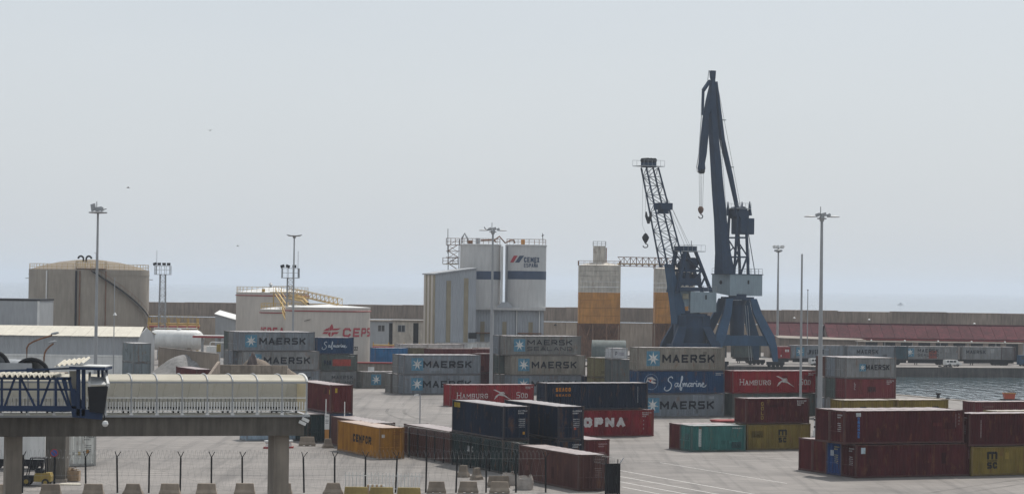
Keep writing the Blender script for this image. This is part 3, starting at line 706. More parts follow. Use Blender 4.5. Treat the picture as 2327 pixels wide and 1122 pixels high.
# -- left stack
pD = G(540, 753.5, 8.7); pD.z = 0
container(pD+U*0.9, 0, 'L', BLUEG, 'grey container at the bottom of the stack rising behind the covered walkway roof', deco=[maersk(x0=.26)])
container(pD+U*0.75, 2.91, 'L', GREY, 'grey container with star half hidden by a gravel heap, in the middle of its stack', deco=[maersk(x0=.28), patch(1.4, 2.6, .45, .62, (0.3,0.16,0.11,1))])
container(pD, 5.82, 'L', BLUEG, 'grey container with star and dark lettering, topmost in front of the cream fuel tanks', deco=[maersk(x0=.28)])
for j in (1, 2):
    for k in range(3):
        container(pD+V*2.5*j, 2.91*k, 'L', (GREY, GREEN, BLUEG)[(j+k) % 3], f'{("bottom","middle","top")[k]} container end in the {("second","third")[j-1]} row behind the fuel tank stack', farside=False)
pD2 = G(809, 880.5); pD2 = pD2 - U*6.06*0.97
container(pD2, 0, 'L', GREY, 'short grey container with two lettering lines at the bottom beside the open yard', L=6.06, H=h26, deco=[word('MAERSK', .32, .52, 3.4, .55, .11, (0.05,0.055,0.065,1)), word('SEALAND', .34, .25, 3.3, .42, .07, (0.1,0.1,0.11,1))])
container(pD2, 2.60, 'L', GREEN, 'short dark green grey container with a red lettering panel', L=6.06, H=h26, deco=[word('PAN', .10, .35, 1.2, .75, .15, (0.008,0.02,0.05,1)), patch(2.0, 5.0, .3, .7, (0.36,0.06,0.045,1)), marks(.9,1)])
container(pD2+U*(-0.65), 5.20, 'L', SBLUE, 'short blue container with white script lettering, topmost next to the fuel tank', L=6.06, H=h26, deco=[safmarine])
pD3 = G(823, 882)
container(pD3, 0, 'L', GREY2, 'single grey container with a pale star left of the two high stack, on the ground', H=h26, deco=[maersk('SEALAND', x0=.34, x1=.80, sq=.12)])
# -- red, navy and OPNA boxes in front
pE = G(1022, 923)
container(pE, 0, 'L', RED, 'red container with white gull emblem standing on the ground behind the navy pair', deco=[hamburg, marks(.97,2)], door=False)
pF = G(1253, 993)
container(pF, 0, 'L', (0.17,0.012,0.018), 'crimson container with large white block letters under a navy one', deco=[word('OPNA', .31, .36, 4.95, 1.02, .37, (0.56,0.53,0.52,1)), marks(.96,3), vword('ABC', .90, .62, .16, (0.4,0.38,0.38,1), gap=.28)])
container(pF-U*0.75, 2.91, 'L', NAVY, 'long navy container with small orange lettering on top of the crimson one', deco=[word('SEACO', .10, .68, 1.75, .42, .12, (0.42,0.16,0.02,1)), word('SEACO', .10, .50, 1.75, .25, .08, (0.30,0.11,0.02,1)), vword('IIIIII', .90, .86, .28, (0.3,0.32,0.34,1), gap=.02)])
# -- right red gull one over green grey
pK = G(1665.5, 842, 5.8); pK.z = 0
container(pK, 0, 'L', GREEN, 'green grey container below the red gull emblem one by the quay', door=False)
container(pK, 2.91, 'L', RED, 'red container with white gull emblem raised on another behind the tall mast', deco=[hamburg, marks(.97,2)], door=False)
# -- teal row
pI = G(1571, 1026)
container(pI, 0, 'L', TEAL, 'short teal container with vertical white label, alone on the open concrete', L=6.06, H=h26, deco=[vword('IIIIIII', .16, .84, .20, (0.06,0.2,0.2,1), back=(0.5,0.52,0.5,1), gap=.03), patch(4.5, 5.6, .12, .36, (0.03,0.07,0.07,1), name='vent_panel'), marks(.9,1), patch(1.0, 1.8, .45, .68, (0.04,0.1,0.1,1), 'end', 'vent_panel')])
container(pI+V*2.52, 0, 'L', MAROON2, 'short dark red container standing right behind the teal one', L=6.06, H=h26, door=False)
pJ = G(1697, 1022)
container(pJ, 0, 'L', YEL, 'short mustard container with black letters below a maroon one', L=7.3, H=h26, deco=[msc(.56)])
container(pJ-U*0.15, 2.60, 'L', MAROON, 'short maroon container with yellow vertical lettering on a mustard one', L=7.3, H=h26, deco=[vword('GOLD', .26, .85, .36, (0.30,0.21,0.05,1), gap=.1), marks(.93,3)], door=False)
# -- stack by the water
pL = G(1922, 812, 7.8); pL.z = 0
container(pL, 0, 'L', BROWN, 'brown container at the bottom of the stack at the water edge, behind the mustard pair', L=7.3, H=h26)
container(pL, 2.60, 'L', (0.15,0.032,0.036), 'wine red container in the middle of the stack before the harbour water', L=7.3, H=h26, deco=[vword('LCL', .19, .82, .28, (0.5,0.47,0.46,1), gap=.05), patch(3.3, 4.4, .35, .6, (0.06,0.02,0.022,1), name='patched_plate'), marks(.94,3)])
container(pL, 5.20, 'L', GREY, 'short grey container with small star, topmost before the harbour water', L=7.3, H=h26, deco=[maersk(x0=.40, x1=.87, y0=.40, y1=.66, sq=.27)])
for j in (1, 2):
    for k in range(3):
        container(pL+V*2.5*j, 2.60*k, 'L', ((GREY, GREEN, BLUEG), (BLUEG, GREY, BROWN))[j-1][k], f'{("bottom","middle","top")[k]} container end in the {("second","third")[j-1]} row of the water edge stack', L=7.3, H=h26, farside=False)
# -- mustard pair behind the maroon stack
pM = G(1915, 908.5, 5.19); pM.z = 0
for j, nm in ((0, 'beside the stack at the water'), (1, 'beside the quay bollard')):
    p = pM + U*(6.2*j) - V*0.25*j
    container(p, 0, 'L', YEL, f'mustard container under its twin, {nm}, hidden behind the maroon pair', L=6.06, H=h26)
    container(p, 2.60, 'L', YEL, f'mustard container top row {nm}, seen above the maroon roof', L=6.06, H=h26, deco=[msc(.75 if j else .4, 0.8)])
# -- big maroon pair and its neighbours
pH = G(1944, 1086)
container(pH, 0, 'L', MAROON, 'long maroon container with a small white label, on the ground under another maroon one', deco=[patch(0.55, 0.98, .72, .9, (0.45,0.55,0.6,1)), vword('IIII', .945, .9, .26, (0.28,0.2,0.2,1), gap=.02), vword('ABHK', .97, .9, .16, (0.3,0.24,0.24,1), gap=.13), endmarks()])
container(pH-U*1.2, 2.91, 'L', MAROON, 'long maroon container with blue vertical strip lettering, stacked on another maroon one', deco=[patch(1.22, 1.72, .82, .93, (0.5,0.52,0.53,1)), vword('CRONOS', .121, .80, .25, (0.05,0.17,0.42,1), th=.07, gap=.055), vword('IIII', .93, .88, .28, (0.25,0.18,0.18,1), gap=.02), vword('ABHK', .955, .9, .16, (0.28,0.22,0.22,1), gap=.13), endmarks()])
container(pH+V*2.5, 0, 'L', (0.02,0.055,0.17), 'blue container showing its door end between the maroon and the red ones', deco=[patch(0.7, 1.25, .58, .75, (0.45,0.5,0.55,1), 'end'), endmarks((0.5,0.45,0.2,1))])
container(pH+V*5.0, 0, 'L', MAROON2, 'red brown container end next to the blue one, second from the end', door=False)
container(pH+V*7.5, 0, 'L', MAROON2, 'red brown container end, outermost of the row beside the blue one', door=False)
container(pH+V*2.5-U*1.2, 2.91, 'L', MAROON, 'maroon container in the back row on top of the blue one', door=False, farside=False)
pN = G(2207, 1081)
container(pN, 0, 'L', YEL, 'mustard container with large black letters at the edge of the picture, on the ground', L=6.06, H=h26, deco=[msc(.36, 1.15)])
container(pN-U*0.3, 2.60, 'L', MAROON, 'maroon container above the mustard one at the picture edge', deco=[vword('IIIII', .105, .8, .3, (0.34,0.28,0.27,1), gap=.02), endmarks((0.3,0.25,0.25,1))])
pN2 = G(2213, 912, 2.9); pN2.z = 0
container(pN2, 0, 'L', MAROON2, 'red brown container behind the maroon one, near the orange skip', deco=[patch(1.3, 2.9, .74, .82, (0.14,0.06,0.055,1), name='faded_print')])
pN3 = G(2262, 933, 2.9); pN3.z = 0
container(pN3, 0, 'L', YEL, 'mustard container with only its dusty roof showing at the picture edge')
# -- the diagonal row by the wire fence
pG1 = G(1143.6, 999.5, 2.9); pG1.z = 0
container(pG1, 0, 'E', DGREEN, 'dark green container with white letters behind the razor wire, under a navy one', deco=[word('UASC', .30, .48, 1.5, .5, .1, (0.5,0.5,0.5,1))])
container(pG1, 2.91, 'E', NAVY, 'navy container with yellow corner panel, left of the stacked navy pair', deco=[patch(0.4, 1.9, .78, .93, (0.33,0.23,0.02,1)), vword('IIIIIII', .96, .86, .22, (0.25,0.27,0.3,1), gap=.04), endmarks(), patch(1.8, 2.0, .16, .24, (0.4,0.2,0.03,1), 'end', 'placard')])
pG2 = G(1268, 999.5, 2.9); pG2.z = 0
container(pG2, 0, 'E', NAVY, 'dark navy container under the navy pair beside the crimson one', deco=[endmarks()])
container(pG2, 2.91, 'E', NAVY, 'navy container right of the stacked navy pair, in front of the crimson lettered one', deco=[endmarks(), patch(1.5, 1.7, .3, .37, (0.4,0.08,0.05,1), 'end', 'placard')])
container(pG2+U*2.62+V*0.3, 0, 'E', (0.11,0.024,0.026), 'dark red container on the ground between the navy pair and the open concrete', deco=[endmarks((0.36,0.25,0.25,1))])
pG3 = G(1314, 1115.5)
container(pG3, 0, 'E', BROWN, 'brown container with pinkish roof behind the fence gate, nearest of the diagonal row', deco=[endmarks((0.3,0.22,0.2,1))])
container(pG1+V*12.6, 0, 'E', BROWN, 'brown container behind the wire fence, end to end with the dark green one')
container(pG1-U*2.7+V*26.5, 0, 'E', BROWN, 'brown container farthest back in the fenced diagonal row, behind the orange one')
pO = G(862, 1042.5)
container(pO, 0, 'E', ORG, 'orange container with dark block letters on the concrete behind the fence', deco=[word('CENFOR', .37, .40, 5.2, .75, .22, (0.028,0.018,0.012,1)), patch(0.2, 0.5, .68, .78, (0.55,0.53,0.5,1), 'end', 'placard'), endmarks((0.22,0.08,0.02,1))])
pP = G(750, 939, 2.9); pP.z = 0
container(pP, 0, 'E', (0.02,0.05,0.11), 'dark blue container under a maroon one at the end of the covered walkway', deco=[endmarks()])
container(pP, 2.91, 'E', MAROON2, 'maroon container with pale roof stacked at the end of the covered walkway', door=False, deco=[patch(11.6, 11.9, .66, .82, (0.42,0.28,0.03,1)), patch(0.5, 0.75, .72, .88, (0.42,0.28,0.03,1), 'end', 'placard')])
container(pP-U*2.6-V*0.6, 0, 'E', DGREEN, 'dark green container beside the blue one under the walkway end')
pQ = G(155, 1058.5)
container(pQ, 0, 'E', (0.66,0.66,0.62), 'white refrigerated container seen from its doors under the walkway', deco=[patch(0.85, 1.05, .33, .43, (0.45,0.30,0.03,1), 'end', 'placard'), patch(1.55, 1.8, .37, .48, (0.45,0.2,0.02,1), 'end', 'placard'), patch(0.35, 0.5, .33, .42, (0.08,0.08,0.08,1), 'end', 'placard'), endmarks((0.1,0.1,0.1,1))])
pR = G(303, 780, 7.77); pR.z = 0
for k in range(3):
    container(pR, 2.60*k, 'E', (GREY, (0.17,0.20,0.215), (0.185,0.215,0.225))[k], ('short grey container at the foot of the stack behind the walkway roof', 'short grey container in the middle of the stack behind the walkway roof', 'short blue grey container topmost of the stack before the white warehouse')[k], L=6.06, H=h26, deco=[word('VC', .25, .5, 1.4, .45, .12, (0.08,0.09,0.1,1))] if k == 2 else ())
pS = G(447, 838.5, 2.9); pS.z = 0
container(pS, 0, 'E', MAROON2, 'dark red container with pinkish roof in front of the gravel heap')
container(G(560, 1001), 0, 'L', (0.30,0.38,0.45), 'pale blue container low behind the walkway beam, in the open yard', L=6.06, H=h26, door=False)
# -- far row between the fuel tanks and the cement works
FG = 'far containers before the cement works'
for px, py, zt, c, L_, H_, lb in (
    (852, 790, 5.19, (0.03,0.13,0.28), 6.06, h26, 'bright blue container beside the fuel tank bund'),
    (930, 789.5, 5.19, (0.15,0.125,0.07), 6.06, h26, 'olive brown container between the blue and the red ones'),
    (975, 791.5, 5.19, MAROON2, 12.19, h26, 'long dark red container before the cement works'),
    (1085, 790, 5.19, MAROON2, 12.19, h26, 'dark red container partly behind the tall mast before the cement works'),
    (1003, 778, 5.8, (0.55,0.55,0.53), 12.19, h29, 'white container with faint lettering before the cement works'),
    (1058, 776, 5.8, (0.5,0.5,0.49), 12.19, h29, 'second white container, partly behind the tall mast'),
    (990, 770, 5.8, (0.52,0.5,0.48), 6.06, h29, 'short white container at the back before the cement works'),
    (907, 781, 5.8, (0.45,0.42,0.4), 12.19, h29, 'pale roofed container in front of the shabby white office'),
    (1350, 812, 5.8, (0.17,0.15,0.08), 6.06, h29, 'yellow green container beside the beige lettered stack'),
    (1394, 812, 5.8, MAROON, 6.06, h29, 'dark red container behind the yellow green one'),
    (1408, 806, 5.8, GREY, 6.06, h29, 'grey container behind the beige lettered top container'),
    (1391, 789, 7.5, (0.42,0.43,0.44), 2.5, 1.6, 'small white cabin on top of a grey container')):
    p = G(px, py, zt); zb = zt - H_; p.z = 0
    if H_ > 2.2: container(p, 0, 'L', shade(c, .9)[:3], 'lower of a pair: ' + lb, L=L_, H=H_, door=False, group=FG, farside=False)
    else: container(p, 0, 'L', (0.09,0.1,0.1), 'grey container carrying the small white cabin', L=6.06, H=5.8, door=False, group=FG, farside=False)
    container(p, zb if H_ > 2.2 else 5.82, 'L', c, lb, L=L_, H=H_, group=FG, deco=[patch(4.6, 8.2, .35, .52, (0.30,0.30,0.33,1), name='faded_print')] if px == 1003 else ([word('P', .2, .3, .35, .6, .1, (0.1,0.1,0.12,1)), patch(1.0, 2.0, .3, .6, (0.33,0.33,0.36,1), name='faded_print')] if px == 1391 else ()))
p = G(1420, 854, 2.9); p = p - U*6.06
container(p, 0, 'L', NAVY, 'navy container low on the ground behind the long navy one', L=6.06)
# -- containers on chassis along the far quay
def onquay(px, back): 
    for D in range(480, 600):
        q = P(px, D)
        if (q - far_quay(q.x)).dot(FN) >= back: return q
    return q
QA = math.atan2(FD.y, FD.x)
for i, (px, L_, c, lb, dc) in enumerate((
    (1590, 6.06, GREEN, 'grey green container seen between the crane legs', ()),
    (1668, 6.06, GREEN, 'second grey green container seen between the crane legs', ()),
    (1762, 3.4, (0.30,0.03,0.035), 'small red box container with white squares beside the crane foot', [patch(2.2, 2.55, .55, .75, WHT), patch(2.7, 3.05, .55, .75, WHT), patch(1.2, 1.4, .15, .3, WHT)]),
    (1797, 12.19, BLUEG, 'blue grey container with star at the far quay behind the tall masts', [maersk(x0=.34, x1=.62)]),
    (1925, 12.19, BLUEG, 'blue grey container with dark lettering in the middle of the far quay', [word('MAERSK', .18, .38, 5.0, .95, .2, DKB)]),
    (2034, 3.0, (0.04,0.075,0.095), 'short dark teal box at the far quay between two grey ones', ()),
    (2059, 12.19, GREY, 'grey container with a rust red patch at the far quay', [maersk('SEALAND', x0=.22, x1=.62, sq=.0), patch(5.3, 7.2, .08, .68, (0.25,0.065,0.045,1))]),
    (2148, 3.4, (0.33,0.30,0.27), 'pale narrow container at the far quay beside the patched one', ()),
    (2186, 12.19, GREY, 'grey container with dark lettering at the end of the far quay row', [word('MAERSK', .08, .45, 4.6, .8, .18, DKB)]),
    (2275, 3.4, (0.075,0.055,0.055), 'dark brown box closing the far quay row', ()))):
    q = onquay(px, 17 if i > 1 else 20)
    ch = thing('trailer_chassis', 'dark trailer chassis ' + ('under the first grey green box between the crane legs', 'under the second grey green box between the crane legs', 'under the small red box with white squares', 'under the starred box behind the tall masts', 'under the blue grey box in the middle of the far quay', 'under the short dark teal box', 'under the grey box with the rust red patch', 'under the pale narrow box', 'under the last grey lettered box of the far quay', 'under the dark brown box closing the row')[i], 'trailer', q + FN*0.25, QA, 'trailers on the far quay')
    part('deck_rail', MB().box(0.2, L_-0.2, 0.25, 0.45, 0.95, 1.2).box(0.2, L_-0.2, 1.5, 1.7, 0.95, 1.2).box(0.2, 0.45, 0.46, 1.49, 0.97, 1.18).box(L_-0.45, L_-0.2, 0.46, 1.49, 0.97, 1.18), M['dark'], ch)
    for x in ((0.8,) if L_ < 5 else (L_*.66, L_*.66+1.3, L_*.66+2.6) if L_ > 8 else (L_*.6, L_*.6+1.3)):
        w = MB()
        for y in (0.1, 1.6): w.tube((x, y, 0.52), (x, y+0.3, 0.52), 0.5, n=14)
        w.tube((x, 0.1, 0.52), (x, 1.7, 0.52), 0.08)
        part('wheel_pair', w, M['rubber'], ch)
    part('landing_leg', MB().box(L_*.22, L_*.22+.14, 0.3, 0.44, 0.03, 0.95).box(L_*.22-.1, L_*.22+.24, 0.24, 0.5, 0.0, 0.04), M['dark'], ch)
    part('landing_leg', MB().box(L_*.22, L_*.22+.14, 1.5, 1.64, 0.03, 0.95).box(L_*.22-.1, L_*.22+.24, 1.44, 1.7, 0.0, 0.04), M['dark'], ch)
    part('under_shadow_panel', MB().box(.5, L_-.3, .05, .09, .45, .94), M['dark'], ch)  # dark sheet added in place of the shadow beneath the box
    container(q, 1.21, 'L', c, lb, L=L_, H=h29 if i > 2 else h26, door=False, deco=dc, group='containers along the far quay', rz=QA)

# ------------------------------------------------------------------ helpers for industrial things
def ring_rail(mb, c, r, z, h=1.1, n=40, a0=0, a1=2*math.pi, w=0.05):
    for i in range(n+1):
        t = a0+(a1-a0)*i/n; p = Vector((c[0]+r*math.cos(t), c[1]+r*math.sin(t), z))
        mb.bar(p, p+ZV*h, w)
        if i < n:
            t2 = a0+(a1-a0)*(i+1)/n; q = Vector((c[0]+r*math.cos(t2), c[1]+r*math.sin(t2), z))
            mb.bar(p+ZV*h, q+ZV*h, w); mb.bar(p+ZV*h*.5, q+ZV*h*.5, w*.8)
    return mb
def box_rail(mb, x0, x1, y0, y1, z, h=1.1, step=1.2, w=0.05, sides='fblr'):
    def run(a, b):
        a, b = Vector(a), Vector(b); n = max(1, int((b-a).length/step))
        for i in range(n+1): p = a+(b-a)*i/n; mb.bar(p, p+ZV*h, w)
        mb.bar(a+ZV*h, b+ZV*h, w); mb.bar(a+ZV*h*.5, b+ZV*h*.5, w*.8)
    if 'f' in sides: run((x0,y0,z),(x1,y0,z))
    if 'b' in sides: run((x0,y1,z),(x1,y1,z))
    if 'l' in sides: run((x0,y0,z),(x0,y1,z))
    if 'r' in sides: run((x1,y0,z),(x1,y1,z))
    return mb
def lattice(mb, c0, c1, h0, h1, n, w=0.09, d=0.05, dirx=Vector((1,0,0)), diry=Vector((0,1,0))):
    """four chords from around c0 to around c1 with zigzag bracing on every face"""
    c0, c1 = Vector(c0), Vector(c1); S4 = ((-1,-1),(1,-1),(1,1),(-1,1))
    def pt(k, t):
        s = S4[k % 4]; h = h0+(h1-h0)*t if not isinstance(h0, tuple) else None
        hx, hy = (h, h) if h is not None else (h0[0]+(h1[0]-h0[0])*t, h0[1]+(h1[1]-h0[1])*t)
        return c0+(c1-c0)*t + dirx*s[0]*hx + diry*s[1]*hy
    for k in range(4): mb.bar(pt(k,0), pt(k,1), w)
    for i in range(n):
        t0, t1 = i/n, (i+1)/n
        for k in range(4):
            if i % 2: mb.bar(pt(k,t0), pt(k+1,t1), d)
            else: mb.bar(pt(k+1,t0), pt(k,t1), d)
            mb.bar(pt(k,t1), pt(k+1,t1), d)
    return mb
def wrap(c, R, th0, z0, outset=0.05):         # lettering round a tank: x metres along the wall from angle th0 (0 = towards us, + to the right)
    def f(x, y, k):
        a = th0 + x/R; r = R + outset + 0.004*k
        return (c[0] + r*math.sin(a), c[1] - r*math.cos(a), z0 + y)
    f.cuts = [i*.25 for i in range(0, 60)]
    return f

# ------------------------------------------------------------------ big concrete tank
T = P(200, 520); R = 135*520/FPX; zr = W(200, 612, 507).z
t = thing('storage_tank', 'big round raw concrete tank with shallow domed roof and curved stair', 'tank', T)
part('tank_wall', MB().lathe([(R,0),(R,zr-1.2),(R+.06,zr-1.2),(R+.06,zr-1.0),(R,zr-1.0),(R,zr),(R-.3,zr)], 72), M['tankcon'], t)
part('domed_roof', MB().lathe([(R-.3,zr-.05),(R*.8,zr+.75),(R*.5,zr+1.6),(R*.2,zr+2.1),(0,zr+2.25)], 48), M['dome'], t)
part('railing', ring_rail(MB(), (0,0), R-.15, zr, 1.15, 64, w=.06), M['yellow'], t)
for px, r_, m_ in ((126,.16,'white'), (195,.22,'dark'), (203,.14,'rusty'), (258,.12,'rusty')):
    a = math.asin((px-200)/135*.995); x, y = (R+.2)*math.sin(a), -(R+.2)*math.cos(a)
    part('downpipe', MB().tube((x,y,0.0),(x,y,zr-.3), r_, n=8), M[m_], t)
for dx in (-.75, .75):
    sg = -1 if dx < 0 else 1
    part('vent_gooseneck', MB().path([(sg*.3,-R*.45,zr+1.3),(sg*.3,-R*.45,zr+2.1)]+[(sg*(.3+.55-.55*math.cos(a)), -R*.45, zr+2.3+.55*math.sin(a)) for a in [math.pi*k/8 for k in range(9)]], .2, 8), M['dark'], t)
pm = MB().box(-0.6, 5.5, -R-.2, -R+2.2, zr+.1, zr+.22); part('landing', pm, M['rusty'], t)
part('landing_rail', box_rail(MB(), -0.6, 5.5, -R-.15, -R+2.1, zr+.23, 1.5, 1.0, .06), M['yellow'], t)
part('lamp_post', MB().tube((3.4,-R+1,zr+.2),(3.4,-R+1,zr+3.4),.05).path([(3.4,-R+1,zr+3.4),(3.2,-R+1,zr+3.6),(3.0,-R+1,zr+3.5)],.06), M['steel'], t)
st = MB(); sr = MB(); pts = []
for i in range(70):
    a = math.radians(12 + 74*i/69); z = zr - .3 - 10.8*i/69
    c0 = Vector((R*math.sin(a), -R*math.cos(a), z)); n_ = Vector((math.sin(a), -math.cos(a), 0)); tt = Vector((math.cos(a), math.sin(a), 0))
    st.obox(c0+n_*.45, n_*.42, tt*.13, ZV*.03)
    pts.append(c0+n_*.88)
    if i % 4 == 0: sr.bar(c0+n_*.88, c0+n_*.88+ZV*1.0, .05)
part('tread_flight', st, M['dark'], t); sr.path([p+ZV*1.0 for p in pts], .035, 4); part('stringer', MB().path(pts, .16, 4), M['dark'], t); part('handrail', sr, M['rusty'], t)
for sx, py in ((-1, 633), (1, 637)):
    part('side_bracket', MB().box(sx*R if sx > 0 else -R-.9, R+.9 if sx > 0 else -R, -.15, .15, zr-2.05, zr-1.9), M['steel'], t)

# ------------------------------------------------------------------ fuel tanks
def fuel_tank(px, D, Rpx, py_rim, label, cone=0.9, rail=True):
    c = P(px, D); R = Rpx*D/FPX; zr = W(px, py_rim, D-R).z
    t = thing('fuel_tank', label, 'tank', c, 0, 'cream fuel tanks')
    part('tank_wall', MB().lathe([(R+.15,0),(R+.15,.3),(R,.3),(R,zr)], 64), M['tankwhite'], t)
    part('cone_roof', MB().lathe([(R+.06,zr-.06),(R+.06,zr+.02),(0,zr+cone)], 48), M['white'], t)
    part('cooling_ring_pipe', MB().lathe([(R+.12,zr-.75),(R+.22,zr-.68),(R+.22,zr-.6),(R+.12,zr-.55)], 64), M['redpaint'], t)
    if rail: part('railing', ring_rail(MB(), (0,0), R-.1, zr, 1.1, 36, w=.06), M['yellow'], t)
    return t, R, zr
tb, Rb, zb = fuel_tank(617, 502, 82, 664.5, 'tall cream fuel tank with yellow roof railings, standing behind the lettered ones', 1.1)
part('roof_vent', MB().lathe([(.25,zb+.9),(.25,zb+1.5),(.5,zb+1.6),(.0,zb+2.1)], 12, (-.4,0,0)), M['steel'], tb)
part('roof_box', MB().box(-1.5,-.9,-Rb+.5,-Rb+1.1,zb+.1,zb+.75), M['yellow'], tb)
tm, Rm, zm = fuel_tank(668, 462, 78, 703.5, 'cream fuel tank in the middle of three, with red letters cut off by a container')
part('lettering', flat_mb(text2d('CEPSA', 1.02*Rm, 1.7, .34), wrap((0,0), Rm, math.radians(-70), W(620, 764, 456).z)), M['red'], tm)
tr_, Rr, zrr = fuel_tank(743, 430, 96, 698.5, 'cream fuel tank with red star logo and red lettering', 0.5, False)
zt = W(790, 765, 424).z
part('lettering', flat_mb(text2d('CEPSA', Rr*math.radians(74), 1.55, .34, .3, slant=.1), wrap((0,0), Rr, math.radians(24.5), zt)), M['red'], tr_)
part('lettering', flat_mb(text2d('-722', 1.65, .7, .12), wrap((0,0), Rr, math.radians(36.5), W(805, 796, 424).z)), M['dark'], tr_)
def arm(pts): return [Vector(p) for p in pts]
logo = [arm([(1.25,1.15),(1.55,1.25),(1.72,2.4),(1.35,1.9)]), arm([(1.55,1.25),(1.72,2.4),(1.95,1.75),(1.9,1.35)]), arm([(1.9,1.35),(2.9,1.5),(3.35,1.75),(2.6,1.75)][:0] or [(1.75,1.25),(2.7,1.3),(3.35,1.65),(1.95,1.55)]),
        arm([(.2,1.15),(1.15,1.15),(1.25,1.55),(.75,1.55)]), arm([(.75,1.5),(1.2,1.5),(1.5,1.95),(1.3,1.75)]), arm([(.0,.62),(.85,.62),(1.2,.98),(.35,.98)]), arm([(1.0,.62),(1.25,.95),(1.5,.95),(1.4,.0)]),
        arm([(1.75,.95),(2.95,.98),(2.6,.62),(1.95,.62)]), arm([(1.6,.1),(1.68,.9),(1.95,.9),(2.05,.55)])]
part('star_logo', flat_mb(logo, wrap((0,0), Rr, math.radians(-3), W(760, 766, 424).z)), M['red'], tr_)
part('wall_bracket', MB().bar((-3.6,-Rr*.9,zrr-2.4),(-2.5,-Rr*.97,zrr-2.1),.08), M['dark'], tr_)
# yellow catwalk and stairs between the tanks
O = P(700, 445)
t = thing('catwalk', 'yellow steel catwalk and stairs linking the cream fuel tanks', 'catwalk', O)
a, b = W(662, 668, 470), W(772, 693, 428)
wk = MB()
dd = (b-a).normalized(); sd_ = Vector((-dd.y, dd.x, 0)).normalized()*.45
for s_ in (-1, 1):
    wk.bar(a+sd_*s_, b+sd_*s_, .14); wk.bar(a+sd_*s_+ZV*1.1, b+sd_*s_+ZV*1.1, .10)
    for i in range(13):
        p = a+(b-a)*i/12; wk.bar(p+sd_*s_, p+sd_*s_+ZV*1.1, .08)
        if i < 12: wk.bar(p+sd_*s_, a+(b-a)*(i+1)/12+sd_*s_+ZV*1.1, .06)
part('sloping_walkway', wk, M['yellow'], t, True)
a = W(622, 664, 478); b = W(664, 664, 470)
pl = MB(); pl.bar(a, b, 1.6, .18); 
for i in range(8): p = a+(b-a)*i/7; pl.bar(p+Vector((0,-.8,0)), p+Vector((0,-.8,1.2)), .07)
pl.bar(a+Vector((0,-.8,1.2)), b+Vector((0,-.8,1.2)), .08)
for px in (622, 640, 664): p = W(px, 666, 474); pl.tube((p.x, p.y, 0), p, .12, n=6)
part('upper_landing', pl, M['yellow'], t, True)
fl = MB(); a = W(630, 668, 470); b = W(652, 700, 452)
for s_ in (-.4, .4): fl.bar(a+Vector((s_,0,0)), b+Vector((s_,0,0)), .16); fl.bar(a+Vector((s_,0,1)), b+Vector((s_,0,1)), .09)
a2, b2 = b, W(688, 748, 444)
for i in range(15):
    p = a+(b-a)*i/14; fl.obox(p, (.38,0,0), (0,.16,0), (0,0,.03))
part('upper_flight', fl, M['yellow'], t, True)
f2_ = MB(); prev = None
for i in range(26):                           # lower flight bends round the front tank
    k = i/25; px = 648 + 30*k**2.2; py = 700 + 48*k; p = W(px, py, 436 - 8*k)
    f2_.obox(p, (.5,0,0), (0,.2,0), (0,0,.05))
    if i % 3 == 0: f2_.bar(p+Vector((.5,-.2,0)), p+Vector((.5,-.2,1.05)), .07); f2_.bar(p+Vector((-.5,-.2,0)), p+Vector((-.5,-.2,1.05)), .07)
    if prev is not None:
        for s_ in (-.5, .5): f2_.bar(prev+Vector((s_,0,0)), p+Vector((s_,0,0)), .2); f2_.bar(prev+Vector((s_,-.2,1.05)), p+Vector((s_,-.2,1.05)), .08)
    prev = p
part('lower_flight', f2_, M['yellow'], t, True)
part('pipe_manifold', MB().path([W(655,672,472), W(690,678,455), W(700,690,440)], .25, 8).path([W(650,676,472), W(685,683,455), W(700,695,438)], .2, 8), M['yellow'], t, True)
# bund wall with red pipe
b0, b1 = P(560, 395), P(905, 395)
t = thing('bund_wall', 'low concrete bund wall with a red pipe along its top, before the fuel tank', 'wall', b0)
w_ = (b1-b0).length; zt = W(850, 824, 395).z
part('wall', MB().box(0, w_, 0, .4, 0, zt), M['concrete'], t)
part('coping', MB().box(-.05, w_+.05, -.25, .5, zt*.22, zt*.22+.14), M['white'], t)
part('pipe', MB().tube((0,-.2,zt+.02),(w_,-.2,zt+.02),.13,n=8), M['redpaint'], t)
part('sign', MB().box(w_*.80, w_*.80+1.0, -.03, -.004, zt*.4, zt*.8), M['white'], t)

# ------------------------------------------------------------------ left buildings and plant
def corrug_wall(L, H, per=.6, dep=.06): return corr(MB(), L, 0, H, lambda x, d, z: (x, d, z), per, dep)
a = P(-80, 455); b = P(87, 455)
t = thing('office_block', 'plain pale blue grey box building in front of the concrete tank', 'building', a); wd = (b-a).x; zt = W(40, 683, 455).z
part('wall', MB().box(0, wd, 0, 14, 0, zt), M['greysheet'], t); part('parapet', MB().box(-.1, wd+.1, -.1, 14.1, zt, zt+.35), M['dark'], t)
part('corner_trim', MB().box(wd-.35, wd+.04, -.06, -.003, 0, zt-.003), M['white'], t)
a = P(-90, 396); b = P(317, 396)
t = thing('warehouse', 'long low warehouse with cream sheet roof and grey corrugated walls', 'building', a); wd = (b-a).x; ze = W(200, 763.5, 396).z; zr2 = W(200, 741.5, 405).z
part('wall', corrug_wall(wd-.4, ze-.05), M['greysheet'], t)
part('gable_wall', MB().prism([(wd-.4,0,0),(wd-.4,18,0),(wd-.4,18,ze-.05),(wd-.4,9,zr2-.1),(wd-.4,0,ze-.05)], (.12,0,0)), M['greysheet'], t)
part('lower_band', MB().box(-.1, wd-.35, -.35, -.05, ze*.52, ze*.57), M['white'], t)
part('plinth_wall', MB().box(-.1, wd-.37, -.3, -.05, 0, ze*.515), M['white'], t)
n = int(wd/1.1)
